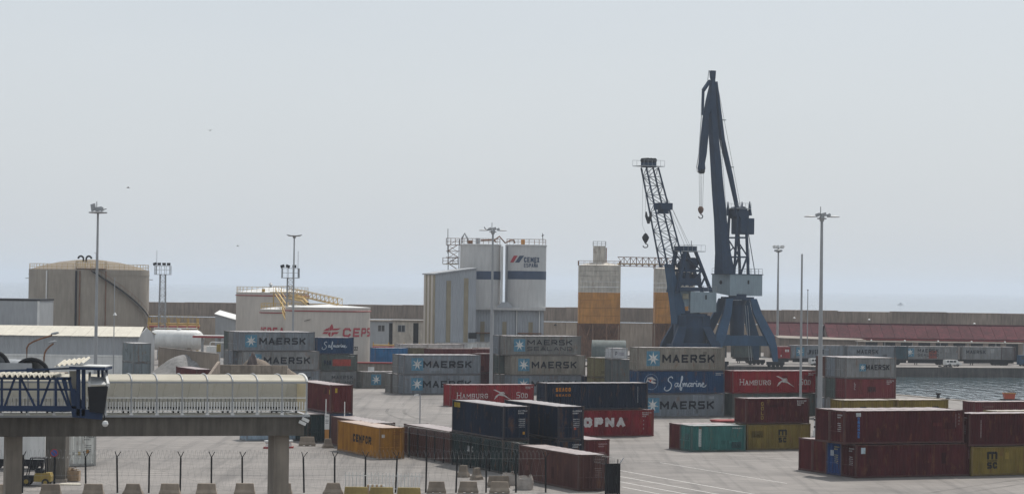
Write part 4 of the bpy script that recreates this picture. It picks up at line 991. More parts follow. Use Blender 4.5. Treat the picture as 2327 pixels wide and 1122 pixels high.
for k in range(n):
    x0, x1 = wd*k/n, wd*(k+1)/n - .02
    zz = .015*(k % 2)
    for yy in ((0,9),(18,9)):
        e0 = Vector((x0, yy[0]-(.35 if yy[0] == 0 else -.35), ze-.03+zz)); e1 = Vector((x1, e0.y, e0.z)); r0 = Vector((x0, yy[1], zr2+zz)); r1 = Vector((x1, yy[1], zr2+zz))
        hip = .75 if k == n-1 else 0
        part('roof_sheet', MB().hexa([e0, e1, r1-Vector((hip,0,0)), r0, e0+ZV*.06, e1+ZV*.06, r1-Vector((hip,0,0))+ZV*.06, r0+ZV*.06]), M['cream'], t)
# horizontal gas tank on saddles
a = P(337, 470); b = P(463, 470); zc = W(400, 772, 470).z; L_ = (b-a).x; r_ = 23*470/FPX
t = thing('gas_tank', 'white horizontal gas tank on saddle supports beside the concrete tank', 'tank', a)
tk = MB(); prof = []
ptsx = [(0.0,.15),(.25,.6),(.7,.86),(1.3,1.0),(L_-1.3,1.0),(L_-.7,.86),(L_-.25,.6),(L_,.15)]
part('shell', tk.path([(x,0,zc) for x,_ in ptsx], [r_*k for _,k in ptsx], 24), M['white'], t)
for x in (L_*.25, L_*.75): part('saddle', MB().box(x-.3, x+.3, -1.3, 1.3, 0, zc-r_*.75), M['concrete'], t)
part('manway', MB().tube((L_*.55,0,zc+r_-.1),(L_*.55,0,zc+r_+.4),.4,n=12), M['white'], t)
part('top_pipe', MB().path([(1,0,zc+r_-.02),(1,0,zc+r_+.35),(L_*.5,0,zc+r_+.35),(L_-1.4,0,zc+r_+.35),(L_-1.4,0,zc+r_-.02)],.07,6), M['white'], t)
# yellow pipe rack behind it
a = P(336, 500); b = P(446, 500)
t = thing('pipe_rack', 'long yellow and red pipe rack with railings behind the white gas tank', 'pipe rack', a); L_ = (b-a).x; z1 = W(390, 744, 500).z
for i in range(6):
    x = L_*i/5; part('frame', MB().box(x-.12, x+.12, 0, .2, 0, z1+1.9).box(x-.12, x+.12, 2.2, 2.4, 0, z1+1.9).box(x-.1, x+.1, .21, 2.19, z1-.3, z1-.1), M['yellow'], t)
for k, (yy, zz, m_) in enumerate(((.3,.1,'redpaint'), (.9,.2,'redpaint'), (1.5,.1,'yellow'), (2.0,.4,'yellow'), (.5,.8,'yellow'))):
    part('pipe', MB().tube((-.3,yy,z1+zz),(L_+.4,yy,z1+zz),.16,n=8), M[m_], t)
part('railing', box_rail(MB(), 0, L_, -.15, 2.5, z1+1.3, 1.2, .8, .06, 'f'), M['yellow'], t)
# white gabled shed left of the fuel tanks
a = P(488, 520); b = P(546, 520); L_ = (b-a).x; z1 = W(489, 712, 520).z; z2 = W(537, 729, 520).z
t = thing('lean_to_shed', 'small grey shed with white sloping roof beside the cream fuel tank', 'shed', a)
part('wall', MB().prism([(0,0,0),(L_,0,0),(L_,0,z2-.15),(0,0,z1-.15)], (0,9,0)), M['greysheet'], t)
part('roof', MB().hexa([(-.2,-.3,z1-.12),(L_+.2,-.3,z2-.16),(L_+.2,9.3,z2+.5),(-.2,9.3,z1+.5),(-.2,-.3,z1),(L_+.2,-.3,z2-.02),(L_+.2,9.3,z2+.64),(-.2,9.3,z1+.64)]), M['white'], t)
# fuel canopy and machine
a = P(437, 440); z1 = W(470, 762, 440).z
t = thing('fuel_canopy', 'flat white topped canopy with red edge on two posts beside the gas tank', 'canopy', a)
part('canopy_roof', MB().box(0, 5.8, 0, 4, z1-.25, z1), M['white'], t); part('edge_band', MB().box(-.05, 5.85, -.06, -.003, z1-.42, z1-.05), M['redpaint'], t)
for x in (1.5, 4.6): part('post', MB().box(x-.22, x+.22, 1.8, 2.2, 0, z1-.25), M['greysheet'], t)
a = P(468, 405); 
t = thing('washing_unit', 'white box machine with bent pipes and a yellow pump beside the gravel heap', 'machine', a)
part('body', MB().box(0, 1.6, 0, 1.4, 3.0, W(475,786,405).z), M['white'], t); part('stand', MB().box(.1,1.5,.1,1.3,0,3.0), M['concrete'], t)
zz = W(475,786,405).z
part('pipe', MB().path([(.5,.7,zz),(.5,.7,zz+.5),(.8,.7,zz+.7),(2.2,.7,zz+.6),(2.8,.7,zz+.6)],.09,6), M['white'], t)
part('pump', MB().box(1.7,2.3,.3,.9,zz-.9,zz+.35), M['yellow2'], t); part('pump_stand', MB().box(1.75,2.25,.35,.85,0,zz-.9), M['steel'], t)
# retaining wall, gravel heap, aggregate bay
a, b = W(360, 790, 420), W(497, 806, 395)
t = thing('retaining_wall', 'tan concrete retaining wall sloping down beside the gas tank', 'wall', (a.x, a.y, 0)); d_ = Vector((b.x-a.x, b.y-a.y, 0))
part('wall', MB().hexa([(0,0,0), d_, d_+Vector((0,.6,0)), (0,.6,0), (0,0,a.z), d_+ZV*b.z, d_+Vector((0,.6,0))+ZV*b.z, (0,.6,a.z)]), M['wallcon2'], t)
part('coping', MB().hexa([(0,-.1,a.z+.003), d_+Vector((0,-.1,b.z+.003)), d_+Vector((0,.7,b.z+.003)), (0,.7,a.z+.003), (0,-.1,a.z+.2), d_+Vector((0,-.1,b.z+.2)), d_+Vector((0,.7,b.z+.2)), (0,.7,a.z+.2)]), M['concrete'], t)
def heap(name, label, c, rx, ry, h, m_, seed, peaks=((0,0,1),)):
    rnd = random.Random(seed); mb = MB(); n = 34; vs = []
    ph = [(rnd.uniform(0,6.28), rnd.uniform(.8,4), rnd.uniform(.8,4)) for _ in range(12)]
    for j in range(n+1):
        for i in range(n+1):
            x, y = (i/n*2-1), (j/n*2-1); z = 0
            for (qx, qy, qh) in peaks:
                d = math.hypot((x-qx)*1.15, (y-qy)); z = max(z, qh*(.5+.5*math.cos(math.pi*min(1, d/.98)))**.8*(1.0 if max(abs(x),abs(y)) < .97 else 0))
            z += .035*sum(math.sin(p+fx*3*x+fy*3*y) for p, fx, fy in ph)/3 if z > .02 else 0
            z += rnd.uniform(-.012,.012)
            vs.append((x*rx, y*ry, max(z, -.02)*h))
    mb.add(vs, [(j*(n+1)+i, j*(n+1)+i+1, (j+1)*(n+1)+i+1, (j+1)*(n+1)+i) for j in range(n) for i in range(n)], True)
    return single(name, mb, M[m_], label, 'heap', c)
heap('gravel_heap', 'grey gravel heap with two rounded tops behind the dark red container', P(437, 408), 8.6, 9, W(450,807,408).z+.3, 'gravel', 3, ((-.15,0,.95),(.3,-.1,1.0)))
heap('aggregate_heap', 'brown aggregate heap piled in the concrete bay before the grey lettered stack', P(605, 349), 6.8, 5, W(590,812,349).z, 'sand', 5, ((-.2,0,1.0),(.3,0,.8)))
heap('rubble_heap', 'dark pointed rubble heap on top of the brown aggregate bay', P(564, 343.5), 2.3, 2.6, W(566,801,343).z, 'rock', 9, ((.2,0,1.0),))
a = P(487, 338); b = P(652, 338); z1 = W(570, 829, 338).z; L_ = (b-a).x
t = thing('aggregate_bay', 'concrete block bay wall holding the aggregate heap behind the walkway', 'wall', a)
for r in range(4):
    for k in range(7):
        x0 = L_*(k + (.5 if r % 2 else 0))/7; x1 = min(L_, x0+L_/7)
        if x0 >= L_-.1: continue
        part('block', MB().box(x0+.015, x1-.015, random.uniform(-.03,.03), .8, z1*r/4+.01, z1*(r+1)/4-.01), M['barrier'], t)
part('sloping_side_wall', MB().hexa([(-.8,-1.5,0),(-.2,-1.5,0),(.1,7,0),(-.5,7,0),(-.8,-1.5,z1*.7),(-.4,-1.5,z1*.7),(-.1,7,z1*1.05),(-.5,7,z1*1.05)]), M['wallcon'], t)
# shabby offices between tanks and cement works
for (p0, p1, pyt, D, lab, m_) in ((838, 893, 730, 500, 'low grey flat roofed hut right of the lettered fuel tank', 'greysheet'), (891, 985, 730, 470, 'shabby white two room office with dark windows beside the cement works', 'oldwhite')):
    a, b = P(p0, D), P(p1, D); zt = W((p0+p1)/2, pyt, D).z; wd = (b-a).x
    t = thing('site_office', lab, 'building', a)
    part('wall', MB().box(0, wd, 0, 6, 0, zt), M[m_], t); part('roof', MB().box(-.2, wd+.2, -.3, 6.2, zt, zt+.25), M['concrete'], t)
    for k in range(2 if p0 == 891 else 1):
        x = wd*(.12 if k == 0 else .74) if p0 == 891 else wd*.35
        w1 = part('window', MB().box(x, x+1.5, -.06, -.004, zt-2.1, zt-.7), M['steel'], t)
        part('pane', MB().box(x+.1, x+.7, -.075, -.062, zt-2.0, zt-.8), M['cabglass'], w1); part('pane', MB().box(x+.8, x+1.4, -.075, -.062, zt-2.0, zt-.8), M['cabglass'], w1)
    part('door', MB().box(wd-.9 if p0 < 880 else wd*.5, wd-.05 if p0 < 880 else wd*.5+1, -.07, -.004, 0, zt-.3), M['dark'], t)
a = P(845, 455)
t = thing('red_pipe_rack', 'red pipes on low frames between the fuel tank and the white office', 'pipe rack', a)
for k in range(4): part('pipe', MB().tube((0,k*.4,3.6+k*.35),(9,k*.4,3.6+k*.35),.14,n=8), M['redpaint' if k % 2 == 0 else 'yellow'], t)
for k in range(4): part('frame', MB().box(k*2.9,k*2.9+.2,-.2,1.6,0,3.4).box(k*2.9,k*2.9+.2,1.65,1.85,0,5.2), M['yellow'], t)

# ------------------------------------------------------------------ cement works
D = 450; s_ = D/FPX
base = P(1140, D)
t = thing('cement_silos', 'pair of white cement silos with a navy band and company lettering', 'silo', base)
zt = W(1140, 555, D-4).z; zb_ = W(1155, 698, D-4).z; Rs = 46*s_
for px in (1088, 1192):
    c = P(px, D) - base; c.z = 0
    sh = part('silo_shell', MB().lathe([(Rs,zb_),(Rs,zt-.25),(Rs+.12,zt-.25),(Rs+.12,zt),(0,zt+.1)], 48, c), M['silowhite'], t)
    z0, z1 = W(px, 634.5, D-4).z, W(px, 615.5, D-4).z
    part('navy_band', MB().lathe([(Rs+.012,z0),(Rs+.02,z0+.01),(Rs+.02,z1-.01),(Rs+.012,z1)], 48, c), M['navyband'], sh)
    part('roof_railing', ring_rail(MB(), c, Rs-.1, zt+.05, 1.0, 22, w=.05), M['rusty'], sh)
c2 = P(1192, D) - base
part('lettering', flat_mb(text2d('CEMEX', 3.0, .95, .2, .22), wrap(c2, Rs, math.asin((1187-1192)/46), W(1215, 596, 446).z)), M['navyband'], t)
part('lettering', flat_mb(text2d('ESPAÑA', 2.7, .72, .12, .25), wrap(c2, Rs, math.asin((1187-1192)/46), W(1205, 607, 446).z)), M['navyband'], t)
zl = W(1170, 596, 446).z
def para(x): return [[Vector((x,0)), Vector((x+.85,0)), Vector((x+1.75,1.25)), Vector((x+.9,1.25))]]
part('red_bar', flat_mb(para(0), wrap(c2, Rs, math.asin((1156-1192)/46.5), zl)), M['red'], t)
part('navy_bar', flat_mb(para(1.2), wrap(c2, Rs, math.asin((1156-1192)/46.5), zl)), M['navyband'], t)
for px, r_ in ((1137, .22), (1147, .18), (1151, .12)):
    x = (P(px, D-2) - base); part('feed_pipe', MB().tube((x.x,-1.6,zb_-.5),(x.x,-1.6,zt-.3),r_,n=10), M['white' if px == 1137 else 'greysheet'], t)
# pipes, filters and A frames on the roof
def rl(px, py, dd=0): return W(px, py, D+dd) - base
part('roof_pipe', MB().path([rl(1050,552),rl(1050,541),rl(1056,530),rl(1063,543),rl(1063,552)],.2,6), M['greysheet'], t)
part('roof_pipe', MB().path([rl(1120,548),rl(1135,537),rl(1148,552),rl(1160,546),rl(1168,546),rl(1170,553)],.16,6), M['rusty'], t)
part('roof_pipe', MB().path([rl(1092,546),rl(1120,545),rl(1128,550)],.16,6), M['rusty'], t)
for px0, px1, py, m_ in ((1081,1091,541,'greysheet'), (1184,1193,544,'orange'), (1064,1074,546,'rusty')):
    a, b = rl(px0,py), rl(px1,py); part('dust_filter', MB().box(a.x, b.x, -.6, .6, zt+.1, a.z), M[m_], t)
part('roof_mast', MB().tube(rl(1234,553),rl(1233,530),.07,n=6).bar(rl(1231,536),rl(1236,534),.15), M['dark'], t)
part('eave_slab', MB().box(rl(1073,700).x, rl(1239,700).x, -Rs-.3, Rs+.3, zb_-.5, zb_), M['silowhite'], t)
hp = rl(1148, 690); part('hopper', MB().hexa([(hp.x-1.6,-Rs-.35,zb_-.1),(hp.x+1.6,-Rs-.35,zb_-.1),(hp.x+1.6,-Rs+.6,zb_-.1),(hp.x-1.6,-Rs+.6,zb_-.1),(hp.x-.7,-Rs-.1,zb_+.95),(hp.x+.7,-Rs-.1,zb_+.95),(hp.x+.7,-Rs+.6,zb_+.95),(hp.x-.7,-Rs+.6,zb_+.95)]), M['greysheet'], t)
for px0, px1 in ((1075,1120), (1122,1172), (1176,1236)):
    a, b = rl(px0,740).x, rl(px1,740).x
    w1 = part('cladding_panel', corr(MB(), b-a-.1, 0, zb_-.52, lambda x, d, z: (a+x, -Rs*.8+d, z), .5, .05), M['bluegrey'], t)
    mx = (a+b)/2-.45; part('skylight_strip', MB().box(mx, mx+.8, -Rs*.8-.05, -Rs*.8-.004, zb_*.36, zb_*.78), M['strip'], w1)
part('core_wall', MB().box(rl(1076,740).x, rl(1235,740).x, -Rs*.72, Rs*.9, 0, zb_-.52), M['bluegrey'], t)
for px in (1121, 1174, 1225): part('downpipe', MB().tube((rl(px,740).x,-Rs*.8-.2,0),(rl(px,740).x,-Rs*.8-.2,zb_-.55),.1,n=6), M['white'], t)
for px0, px1 in ((1074,1120), (1176,1230)): part('door_canopy', MB().box(rl(px0,760).x, rl(px1,760).x, -Rs*.8-1.2, -Rs*.8-.05, W(1100,757,446).z, W(1100,757,446).z+.18), M['rusty'], t)
# clad annex
a = P(986, 437); t = thing('cement_works_annex', 'blue grey clad annex with two yellowed skylight strips left of the cement silos', 'building', a, AL)
wd, dp = 8.0, 5.6; z1 = W(986, 623.5, 437).z; z2 = W(1078, 610, 439).z
part('front_cladding', corr(MB(), wd, 0, 1, lambda x, d, z: (x, d, z*(z1+(z2-z1)*x/wd)), .5, .05), M['bluegrey'], t)
part('core_wall', MB().prism([(0.05,.1,0),(wd-.05,.1,0),(wd-.05,.1,z2-.05),(.05,.1,z1-.05)], (0,dp,0)), M['bluegrey'], t)
for k in range(6): part('side_sheet', MB().box(-.05-.03*(k%2), .04, dp*k/6, dp*(k+1)/6-.03, 0, z1-.05), M['tankwhite' if k % 2 else 'strip'], t)
part('roof', MB().hexa([(-.3,-.25,z1-.02),(wd+.1,-.25,z2-.02),(wd+.1,dp+.3,z2-.02),(-.3,dp+.3,z1-.02),(-.3,-.25,z1+.2),(wd+.1,-.25,z2+.2),(wd+.1,dp+.3,z2+.2),(-.3,dp+.3,z1+.2)]), M['greysheet'], t)
for x in (2.2, 5.6): part('skylight_strip', MB().box(x, x+.85, -.06, -.004, .6, (z1+(z2-z1)*x/wd)-1.4), M['strip'], t)
part('louvre_panel', MB().box(6.6, 8.2, -.06, -.004, z1*.36, z1*.42), M['dark'], t)
# stair tower
a = P(1026, 452); t = thing('stair_tower', 'slender open steel stair tower at the shoulder of the cement silos', 'stair tower', a)
zs0, zs1 = W(1026, 612, 452).z, W(1026, 556, 452).z
stt = MB()
for x in (-.9, 1.1):
    for y in (-.9, .9): stt.bar((x,y,0), (x,y,zs1+(1.0 if x > 0 else 0)), .12)
part('column_frame', stt, M['steel'], t)
nfl = 4
for k in range(nfl):
    za, zb2 = zs0+(zs1-zs0)*k/nfl, zs0+(zs1-zs0)*(k+1)/nfl; s0 = -1 if k % 2 else 1
    f_ = MB().bar((.9*s0,-.9,za), (-.9*s0,-.9,zb2), .22, .14).bar((.9*s0,-.9,za+1), (-.9*s0,-.9,zb2+1), .07)
    part('stair_flight', f_, M['rusty'], t); part('landing', MB().box(-1.3,1.2,-1,1,zb2-.08,zb2), M['rusty'], t)
part('lower_platform', MB().box(-1.9,.9,-1.2,1,zs0+.9,zs0+1.05), M['cream'], t); part('platform_rail', box_rail(MB(), -1.9,.9,-1.2,1,zs0+1.06,1.1,.7,.06), M['rusty'], t)
part('top_rail', box_rail(MB(), -1.3,1.2,-1,1,zs1,1.2,.8,.06), M['rusty'], t); part('aerial', MB().tube((-1.0,-1,zs0+3),(-1.0,-1,W(1022,520,452).z),.06,n=6), M['dark'], t)

# ------------------------------------------------------------------ orange and white silos with conveyor
def orange_silo(p0, p1, ptop, D, label, neck):
    a, b = P(p0, D), P(p1, D); w = (b-a).x; mid = (a+b)/2; t = thing('hopper_silo', label, 'silo', mid, 0, 'orange and white silos')
    h = w/2; pc = (p0+p1)/2; z4, z3, z2 = W(pc, ptop, D).z, W(pc, 664, D).z, W(pc, 735, D).z
    for k in range(5):
        za, zb3 = z3+(z4-z3)*k/5, z3+(z4-z3)*(k+1)/5
        part('white_panel_ring', MB().box(-h+.1,h-.1,.1,w-.1,za+.02,zb3-.02), M['oldwhite'], t)
    for k in range(4):
        za, zb3 = z2+(z3-z2)*k/4, z2+(z3-z2)*(k+1)/4
        part('orange_panel_ring', MB().box(-h+.1,h-.1,.1,w-.1,za+.02,zb3-.02), M['orange'], t)
    for x in (-h,-h*.33,h*.33,h-.3):
        for y in (0,w-.3): part('leg', MB().box(x,x+.3,y,y+.3,0,z2-.02), M['rusty'], t)
    part('back_sheet', MB().box(-h+.4,h-.4,w*.25,w*.25+.1,.2,z2-.05), M['rusty'], t)
    for x in (-h, h-.25): part('corner_post', MB().box(x,x+.25,0,.25,z2,z3), M['orange'], t); part('corner_post', MB().box(x,x+.25,0,.25,z3+.01,z4), M['oldwhite'], t)
    for sx in (-1,1): part('cross_brace', MB().bar((sx*h*.9,.15,.3),(sx*h*.4,.15,z2-.2),.18).bar((sx*h*.4,.16,.3),(sx*h*.9,.16,z2-.2),.14), M['rusty'], t)
    part('hopper', MB().hexa([(-h*.35,w*.3,z2*.45),(h*.35,w*.3,z2*.45),(h*.35,w*.7,z2*.45),(-h*.35,w*.7,z2*.45),(-h+.15,.2,z2),(h-.15,.2,z2),(h-.15,w-.2,z2),(-h+.15,w-.2,z2)]), M['rusty'], t)
    part('roof', MB().hexa([(-h,0,z4+.02),(h,0,z4+.02),(h,w,z4+.02),(-h,w,z4+.02),(-1.4,h-1.4,z4+.75),(1.4,h-1.4,z4+.75),(1.4,h+1.4,z4+.75),(-1.4,h+1.4,z4+.75)]), M['oldwhite'], t)
    part('roof_rail', box_rail(MB(), -h,h,0,w,z4+.03,1.0,1.2,.05), M['rusty'], t)
    if neck:
        zn = W(1362, 558, D).z
        part('head_house', MB().box(-1.35,1.35,h-1.3,h+1.3,z4+.7,zn), M['oldwhite'], t); part('head_rail', box_rail(MB(), -1.4,1.4,h-1.35,h+1.35,zn,1.0,.7,.05), M['steel'], t); part('side_pipe', MB().tube((1.5,h-1.4,z4+.5),(1.5,h-1.4,zn-.4),.12,n=6), M['rusty'], t)
    return t
orange_silo(1313, 1408, 603, 535, 'square silo, flaking white above and orange below, with a narrow head house', True)
orange_silo(1487, 1577, 611, 540, 'square orange and white silo half hidden behind the lattice crane', False)
a, b = W(1404, 594, 540), W(1500, 596, 544)
t = thing('conveyor_bridge', 'rusty lattice conveyor bridge linking the two orange silos', 'conveyor', Vector((a.x, a.y, a.z)))
lt = MB(); lattice(lt, (0,0,0), (b.x-a.x+3, b.y-a.y, b.z-a.z), (1.0,.9), (1.0,.9), 9, .14, .09, ZV, Vector((0,1,0)))
part('lattice_girder', lt, M['rusty'], t); part('belt_cover', MB().bar((0,0,-.5),(b.x-a.x+3,b.y-a.y,b.z-a.z-.5),1.3,.25), M['yellow'], t)
a = P(1345, 440); zt = W(1380, 773, 440).z
t = thing('tarpaulin_store', 'grey green round roofed tarpaulin store behind the beige lettered containers', 'shed', a)
n = 10; L_ = 6.2; R_ = 2.6
part('cover', MB().add([(x, R_-R_*math.cos(math.pi*i/n), (zt-R_)+R_*math.sin(math.pi*i/n)) for x in (0,L_) for i in range(n+1)], [(i,i+1,n+2+i,n+1+i) for i in range(n)], True), M['tarp'], t)
part('end_wall', MB().add([(0, R_-R_*math.cos(math.pi*i/n), (zt-R_)+R_*math.sin(math.pi*i/n)) for i in range(n+1)]+[(0,2*R_,0),(0,0,0)], [tuple(range(n+3))]), M['tarp'], t)
part('side_wall', MB().box(0,L_,-.02,.06,0,zt-R_), M['tarp'], t)

# ------------------------------------------------------------------ red roofed sheds on the breakwater
def red_shed(p0, p1, D, pye, pyr, dep, label, bays):
    a, b = P(p0, D), P(p1, D); w = (b-a).x; ze, zr_ = W((p0+p1)/2, pye, D).z, W((p0+p1)/2, pyr, D+dep/2).z
    t = thing('harbour_shed', label, 'shed', a, 0, 'red roofed harbour sheds')
    part('wall', MB().box(.3, w-.3, .4, dep-.4, 0, ze-.05), M['stone'], t)
    part('gable_wall', MB().prism([(.1,.2,0),(.1,dep-.2,0),(.1,dep-.2,ze),(.1,dep/2,zr_-.2),(.1,.2,ze)], (.35,0,0)), M['stone'], t)
    part('eave_beam', MB().box(0, w, -.35, .1, ze-.45, ze-.12), M['redpaint'], t)
    n = max(1, int(w/2.6))
    for k in range(n):
        x0, x1 = w*k/n, w*(k+1)/n-.05
        part('roof_panel', MB().hexa([(x0,-.6,ze-.1),(x1,-.6,ze-.1),(x1,dep/2,zr_),(x0,dep/2,zr_),(x0,-.6,ze+.05),(x1,-.6,ze+.05),(x1,dep/2,zr_+.15),(x0,dep/2,zr_+.15)]), M['redtile'], t)
    part('rear_roof', MB().hexa([(0,dep/2+.02,zr_),(w,dep/2+.02,zr_),(w,dep+.6,ze-.1),(0,dep+.6,ze-.1),(0,dep/2+.02,zr_+.15),(w,dep/2+.02,zr_+.15),(w,dep+.6,ze+.05),(0,dep+.6,ze+.05)]), M['redtile'], t)
    part('ridge', MB().tube((0,dep/2,zr_+.2),(w,dep/2,zr_+.2),.2,n=6), M['redtile'], t)
    part('verge', MB().bar((-.05,-.6,ze),(-.05,dep/2,zr_+.1),.25,.3).bar((-.05,dep+.6,ze),(-.05,dep/2,zr_+.1),.25,.3), M['redtile'], t)
    for k in range(bays):
        x = w*(k+.5)/bays; part('doorway', MB().box(x-1.4, x+1.4, .30, .395, 0, ze-.8), M['dark'], t)
    return t
red_shed(1746, 1872, 572, 764, 735, 12, 'shorter red tiled harbour shed beside the crane leg, gable end showing', 4)
red_shed(1881, 2440, 566, 770, 740, 12, 'long red tiled harbour shed running along the breakwater out of the picture', 14)
a = P(1768, 552); t = thing('flat_roof_store', 'low pale flat roofed store in front of the red sheds', 'shed', a); zt = W(1850, 770, 552).z; w = (P(1968,552)-a).x
part('wall', MB().box(.3,w-.3,.3,8,0,zt), M['stone'], t); part('roof', MB().hexa([(0,-.2,zt),(w,-.2,zt-.3),(w,8.4,zt-.1),(0,8.4,zt+.4),(0,-.2,zt+.2),(w,-.2,zt-.12),(w,8.4,zt+.1),(0,8.4,zt+.6)]), M['concrete'], t)
a = P(1950, 546); t = thing('store_canopy', 'long thin pale canopy edge behind the far quay containers', 'canopy', a); zt = W(2100, 777, 546).z; w = (P(2330,546)-a).x
part('canopy_roof', MB().box(0,w,0,5,zt-.15,zt+.05), M['concrete'], t)
for k in range(7): part('post', MB().box(w*k/6-.1 if k else 0,w*k/6+.12,2,2.2,0,zt-.15), M['steel'], t)
for k in range(5): part('roof_lamp', MB().lathe([(0,.45),(.2,.35),(.2,.05)],8,(w*(k+.4)/5,.6,zt)), M['white'], t)

# ------------------------------------------------------------------ quay cranes
def crane_base(t, base, zring, half_b, half_t, matname, ang):
    ca, sa = math.cos(ang), math.sin(ang); e1 = Vector((ca, sa, 0)); e2 = Vector((-sa, ca, 0))
    for sx, sy in ((-1,-1),(1,-1),(1,1),(-1,1)):
        secs = []
        for (k, w, zf) in ((1.0, .5, 1.1), (.94, .75, zring*.28), (.82, 1.08, zring*.45), (.52, .88, zring*.78), (half_t/half_b, .7, zring)):
            c = e1*sx*half_b*k + e2*sy*half_b*k + ZV*zf
            secs.append([c-e1*w-e2*w*.6, c+e1*w-e2*w*.6, c+e1*w+e2*w*.6, c-e1*w+e2*w*.6])
        part('leg', MB().loft(secs), M[matname], t)
        c = e1*sx*half_b + e2*sy*half_b
        bg_ = part('bogie', MB().obox(c+ZV*.75, e1*1.9, e2*.3, ZV*.33), M['dark'], t)
        for k in (-1.35, -.45, .45, 1.35): part('wheel', MB().tube(c+e1*k-e2*.16+ZV*.38, c+e1*k+e2*.16+ZV*.38, .38, n=14), M['rubber'], bg_)
    for sy in (-1, 1):
        a, b = e2*sy*half_b*.80 - e1*half_b*.80, e2*sy*half_b*.80 + e1*half_b*.80
        part('sill_beam', MB().bar(a+ZV*zring*.38, b+ZV*zring*.38, .9, zring*.15), M[matname], t)
    for sx in (-1, 1):
        a, b = e1*sx*half_b*.78 - e2*half_b*.7, e1*sx*half_b*.78 + e2*half_b*.7
        part('cross_beam', MB().bar(a+ZV*zring*.37, b+ZV*zring*.37, .8, zring*.11), M[matname], t)
    part('centre_column', MB().lathe([(1.5,zring*.42),(1.55,zring*.9),(2.0,zring-.35)], 20), M['crane'], t)
    part('slewing_ring', MB().lathe([(0,zring-.3),(half_t+.9,zring-.3),(half_t+.9,zring+.35),(1.9,zring+.36),(1.9,zring+.95),(0,zring+.95)], 28), M['crane'], t)
    a = e1*half_b*.2 - e2*half_b*.85
    part('access_ladder', MB().bar(a-e1*.25+ZV*1.2, a-e1*.25+ZV*zring*.9+e2*half_b*.5, .07).bar(a+e1*.25+ZV*1.2, a+e1*.25+ZV*zring*.9+e2*half_b*.5, .07), M['steel'], t)
def hookset(t, pts_top, p_block, s=1.0, double=False):
    for p in pts_top:
        q = Vector((p_block.x + (p.x-pts_top[0].x)*.6 - .25*s, p_block.y, p_block.z))
        part('hoist_rope', MB().tube(p, q, .035, n=4, cap=False), M['rope'], t, True)
    b = part('hook_block', MB().lathe([(0,.75*s),(.35*s,.7*s),(.62*s,.25*s),(.55*s,-.25*s),(.22*s,-.8*s),(0,-.85*s)], 12, p_block), M['hook'], t, True)
    pts = [p_block+Vector((0,0,-.8*s))] + [p_block+Vector((.45*s*math.sin(a), 0, (-1.45-.42*math.cos(a)+.42)*s - .0)) for a in (math.radians(0),)][:0] + [p_block+Vector((.42*s*math.cos(a), 0, -1.35*s+.42*s*math.sin(a))) for a in [math.radians(90-d) for d in range(0,300,30)]]
    part('hook', MB().path(pts, .12*s, 6), M['dark'], b, True)

# ---- tall level-luffing crane
D1 = 510.0; C1 = P(1674, D1)
t = thing('quay_crane', 'tall dark blue level luffing crane with solid box jib and pale machinery house', 'crane', C1)
zr1 = W(1672, 678, D1).z
crane_base(t, C1, zr1, 6.4, 2.6, 'crane2', math.atan2(FD.y, FD.x))
AX = Vector((-.8,-.6,0)); PX_ = Vector((.6,-.8,0))            # luffing direction and across it
def cp(px, py, ref=1650):                                     # a point in the luffing plane of the crane
    D = D1
    for _ in range(4):
        p = W(px, py, D); r = (p - C1).dot(AX); D = D1 + AX.y*((p.x-C1.x)/AX.x)
    return W(px, py, D)
hb, ht = W(1690, 672, D1).z, W(1690, 624, D1).z
l_ = W(1619, 650, D1).x - C1.x; m_ = W(1656, 650, D1).x - C1.x; r_ = W(1735, 650, D1).x - C1.x
wf, ls = (m_-l_)/.6, (r_-m_)/.8                                # front face width and side length as seen
cor = Vector((m_, -3.0, 0))                                    # near corner of the house
q0 = cor; q1_ = cor - PX_*0 - Vector((.6,-.8,0))*wf*1.0; q2_ = cor - AX*ls; q3_ = q1_ - AX*ls
hs_ = part('machinery_house', MB().hexa([q1_+ZV*(hb+.7), q0+ZV*hb, q2_+ZV*hb, q3_+ZV*(hb+.7), q1_+ZV*ht, q0+ZV*ht, q2_+ZV*ht, q3_+ZV*ht]), M['house'], t)
fl_n = AX; fc = (q0+q1_)/2
part('round_port', MB().tube(fc+fl_n*.03+ZV*(hb+2.8), fc+fl_n*.08+ZV*(hb+2.8), .42, n=16), M['dark'], hs_)
sc_ = (q0+q2_)/2 + PX_*.03 - AX*.6
part('vent', MB().obox(sc_+ZV*(hb+2.9), AX*.22, PX_*.03, ZV*.4), M['dark'], hs_)
part('roof_edge', MB().hexa([q1_-PX_*.15+AX*.15+ZV*ht, q0+PX_*.15+AX*.15+ZV*ht, q2_+PX_*.15-AX*.15+ZV*ht, q3_-PX_*.15-AX*.15+ZV*ht]+[p+ZV*(ht+.16) for p in (q1_-PX_*.15+AX*.15, q0+PX_*.15+AX*.15, q2_+PX_*.15-AX*.15, q3_-PX_*.15-AX*.15)]), M['crane'], hs_)
rl_ = MB()
for a, b in ((q1_,q0),(q0,q2_),(q2_,q3_)):
    n = max(2, int((b-a).length/1.1))
    for i in range(n+1): p = a+(b-a)*i/n+ZV*(ht+.16); rl_.bar(p, p+ZV*1.1, .06)
    rl_.bar(a+ZV*(ht+1.26), b+ZV*(ht+1.26), .07); rl_.bar(a+ZV*(ht+.7), b+ZV*(ht+.7), .05)
part('roof_railing', rl_, M['steel'], hs_)
def sec(px0, px1, py, k=1.0):                                  # horizontal section of a jib as seen between two picture columns
    c = cp((px0+px1)/2, py); hw = (px1-px0)/2*D1/FPX; ha = hw*.62/.8*k; hp_ = hw*.38/.6*k
    return [c+AX*ha-PX_*hp_, c+AX*ha+PX_*hp_, c-AX*ha+PX_*hp_, c-AX*ha-PX_*hp_]
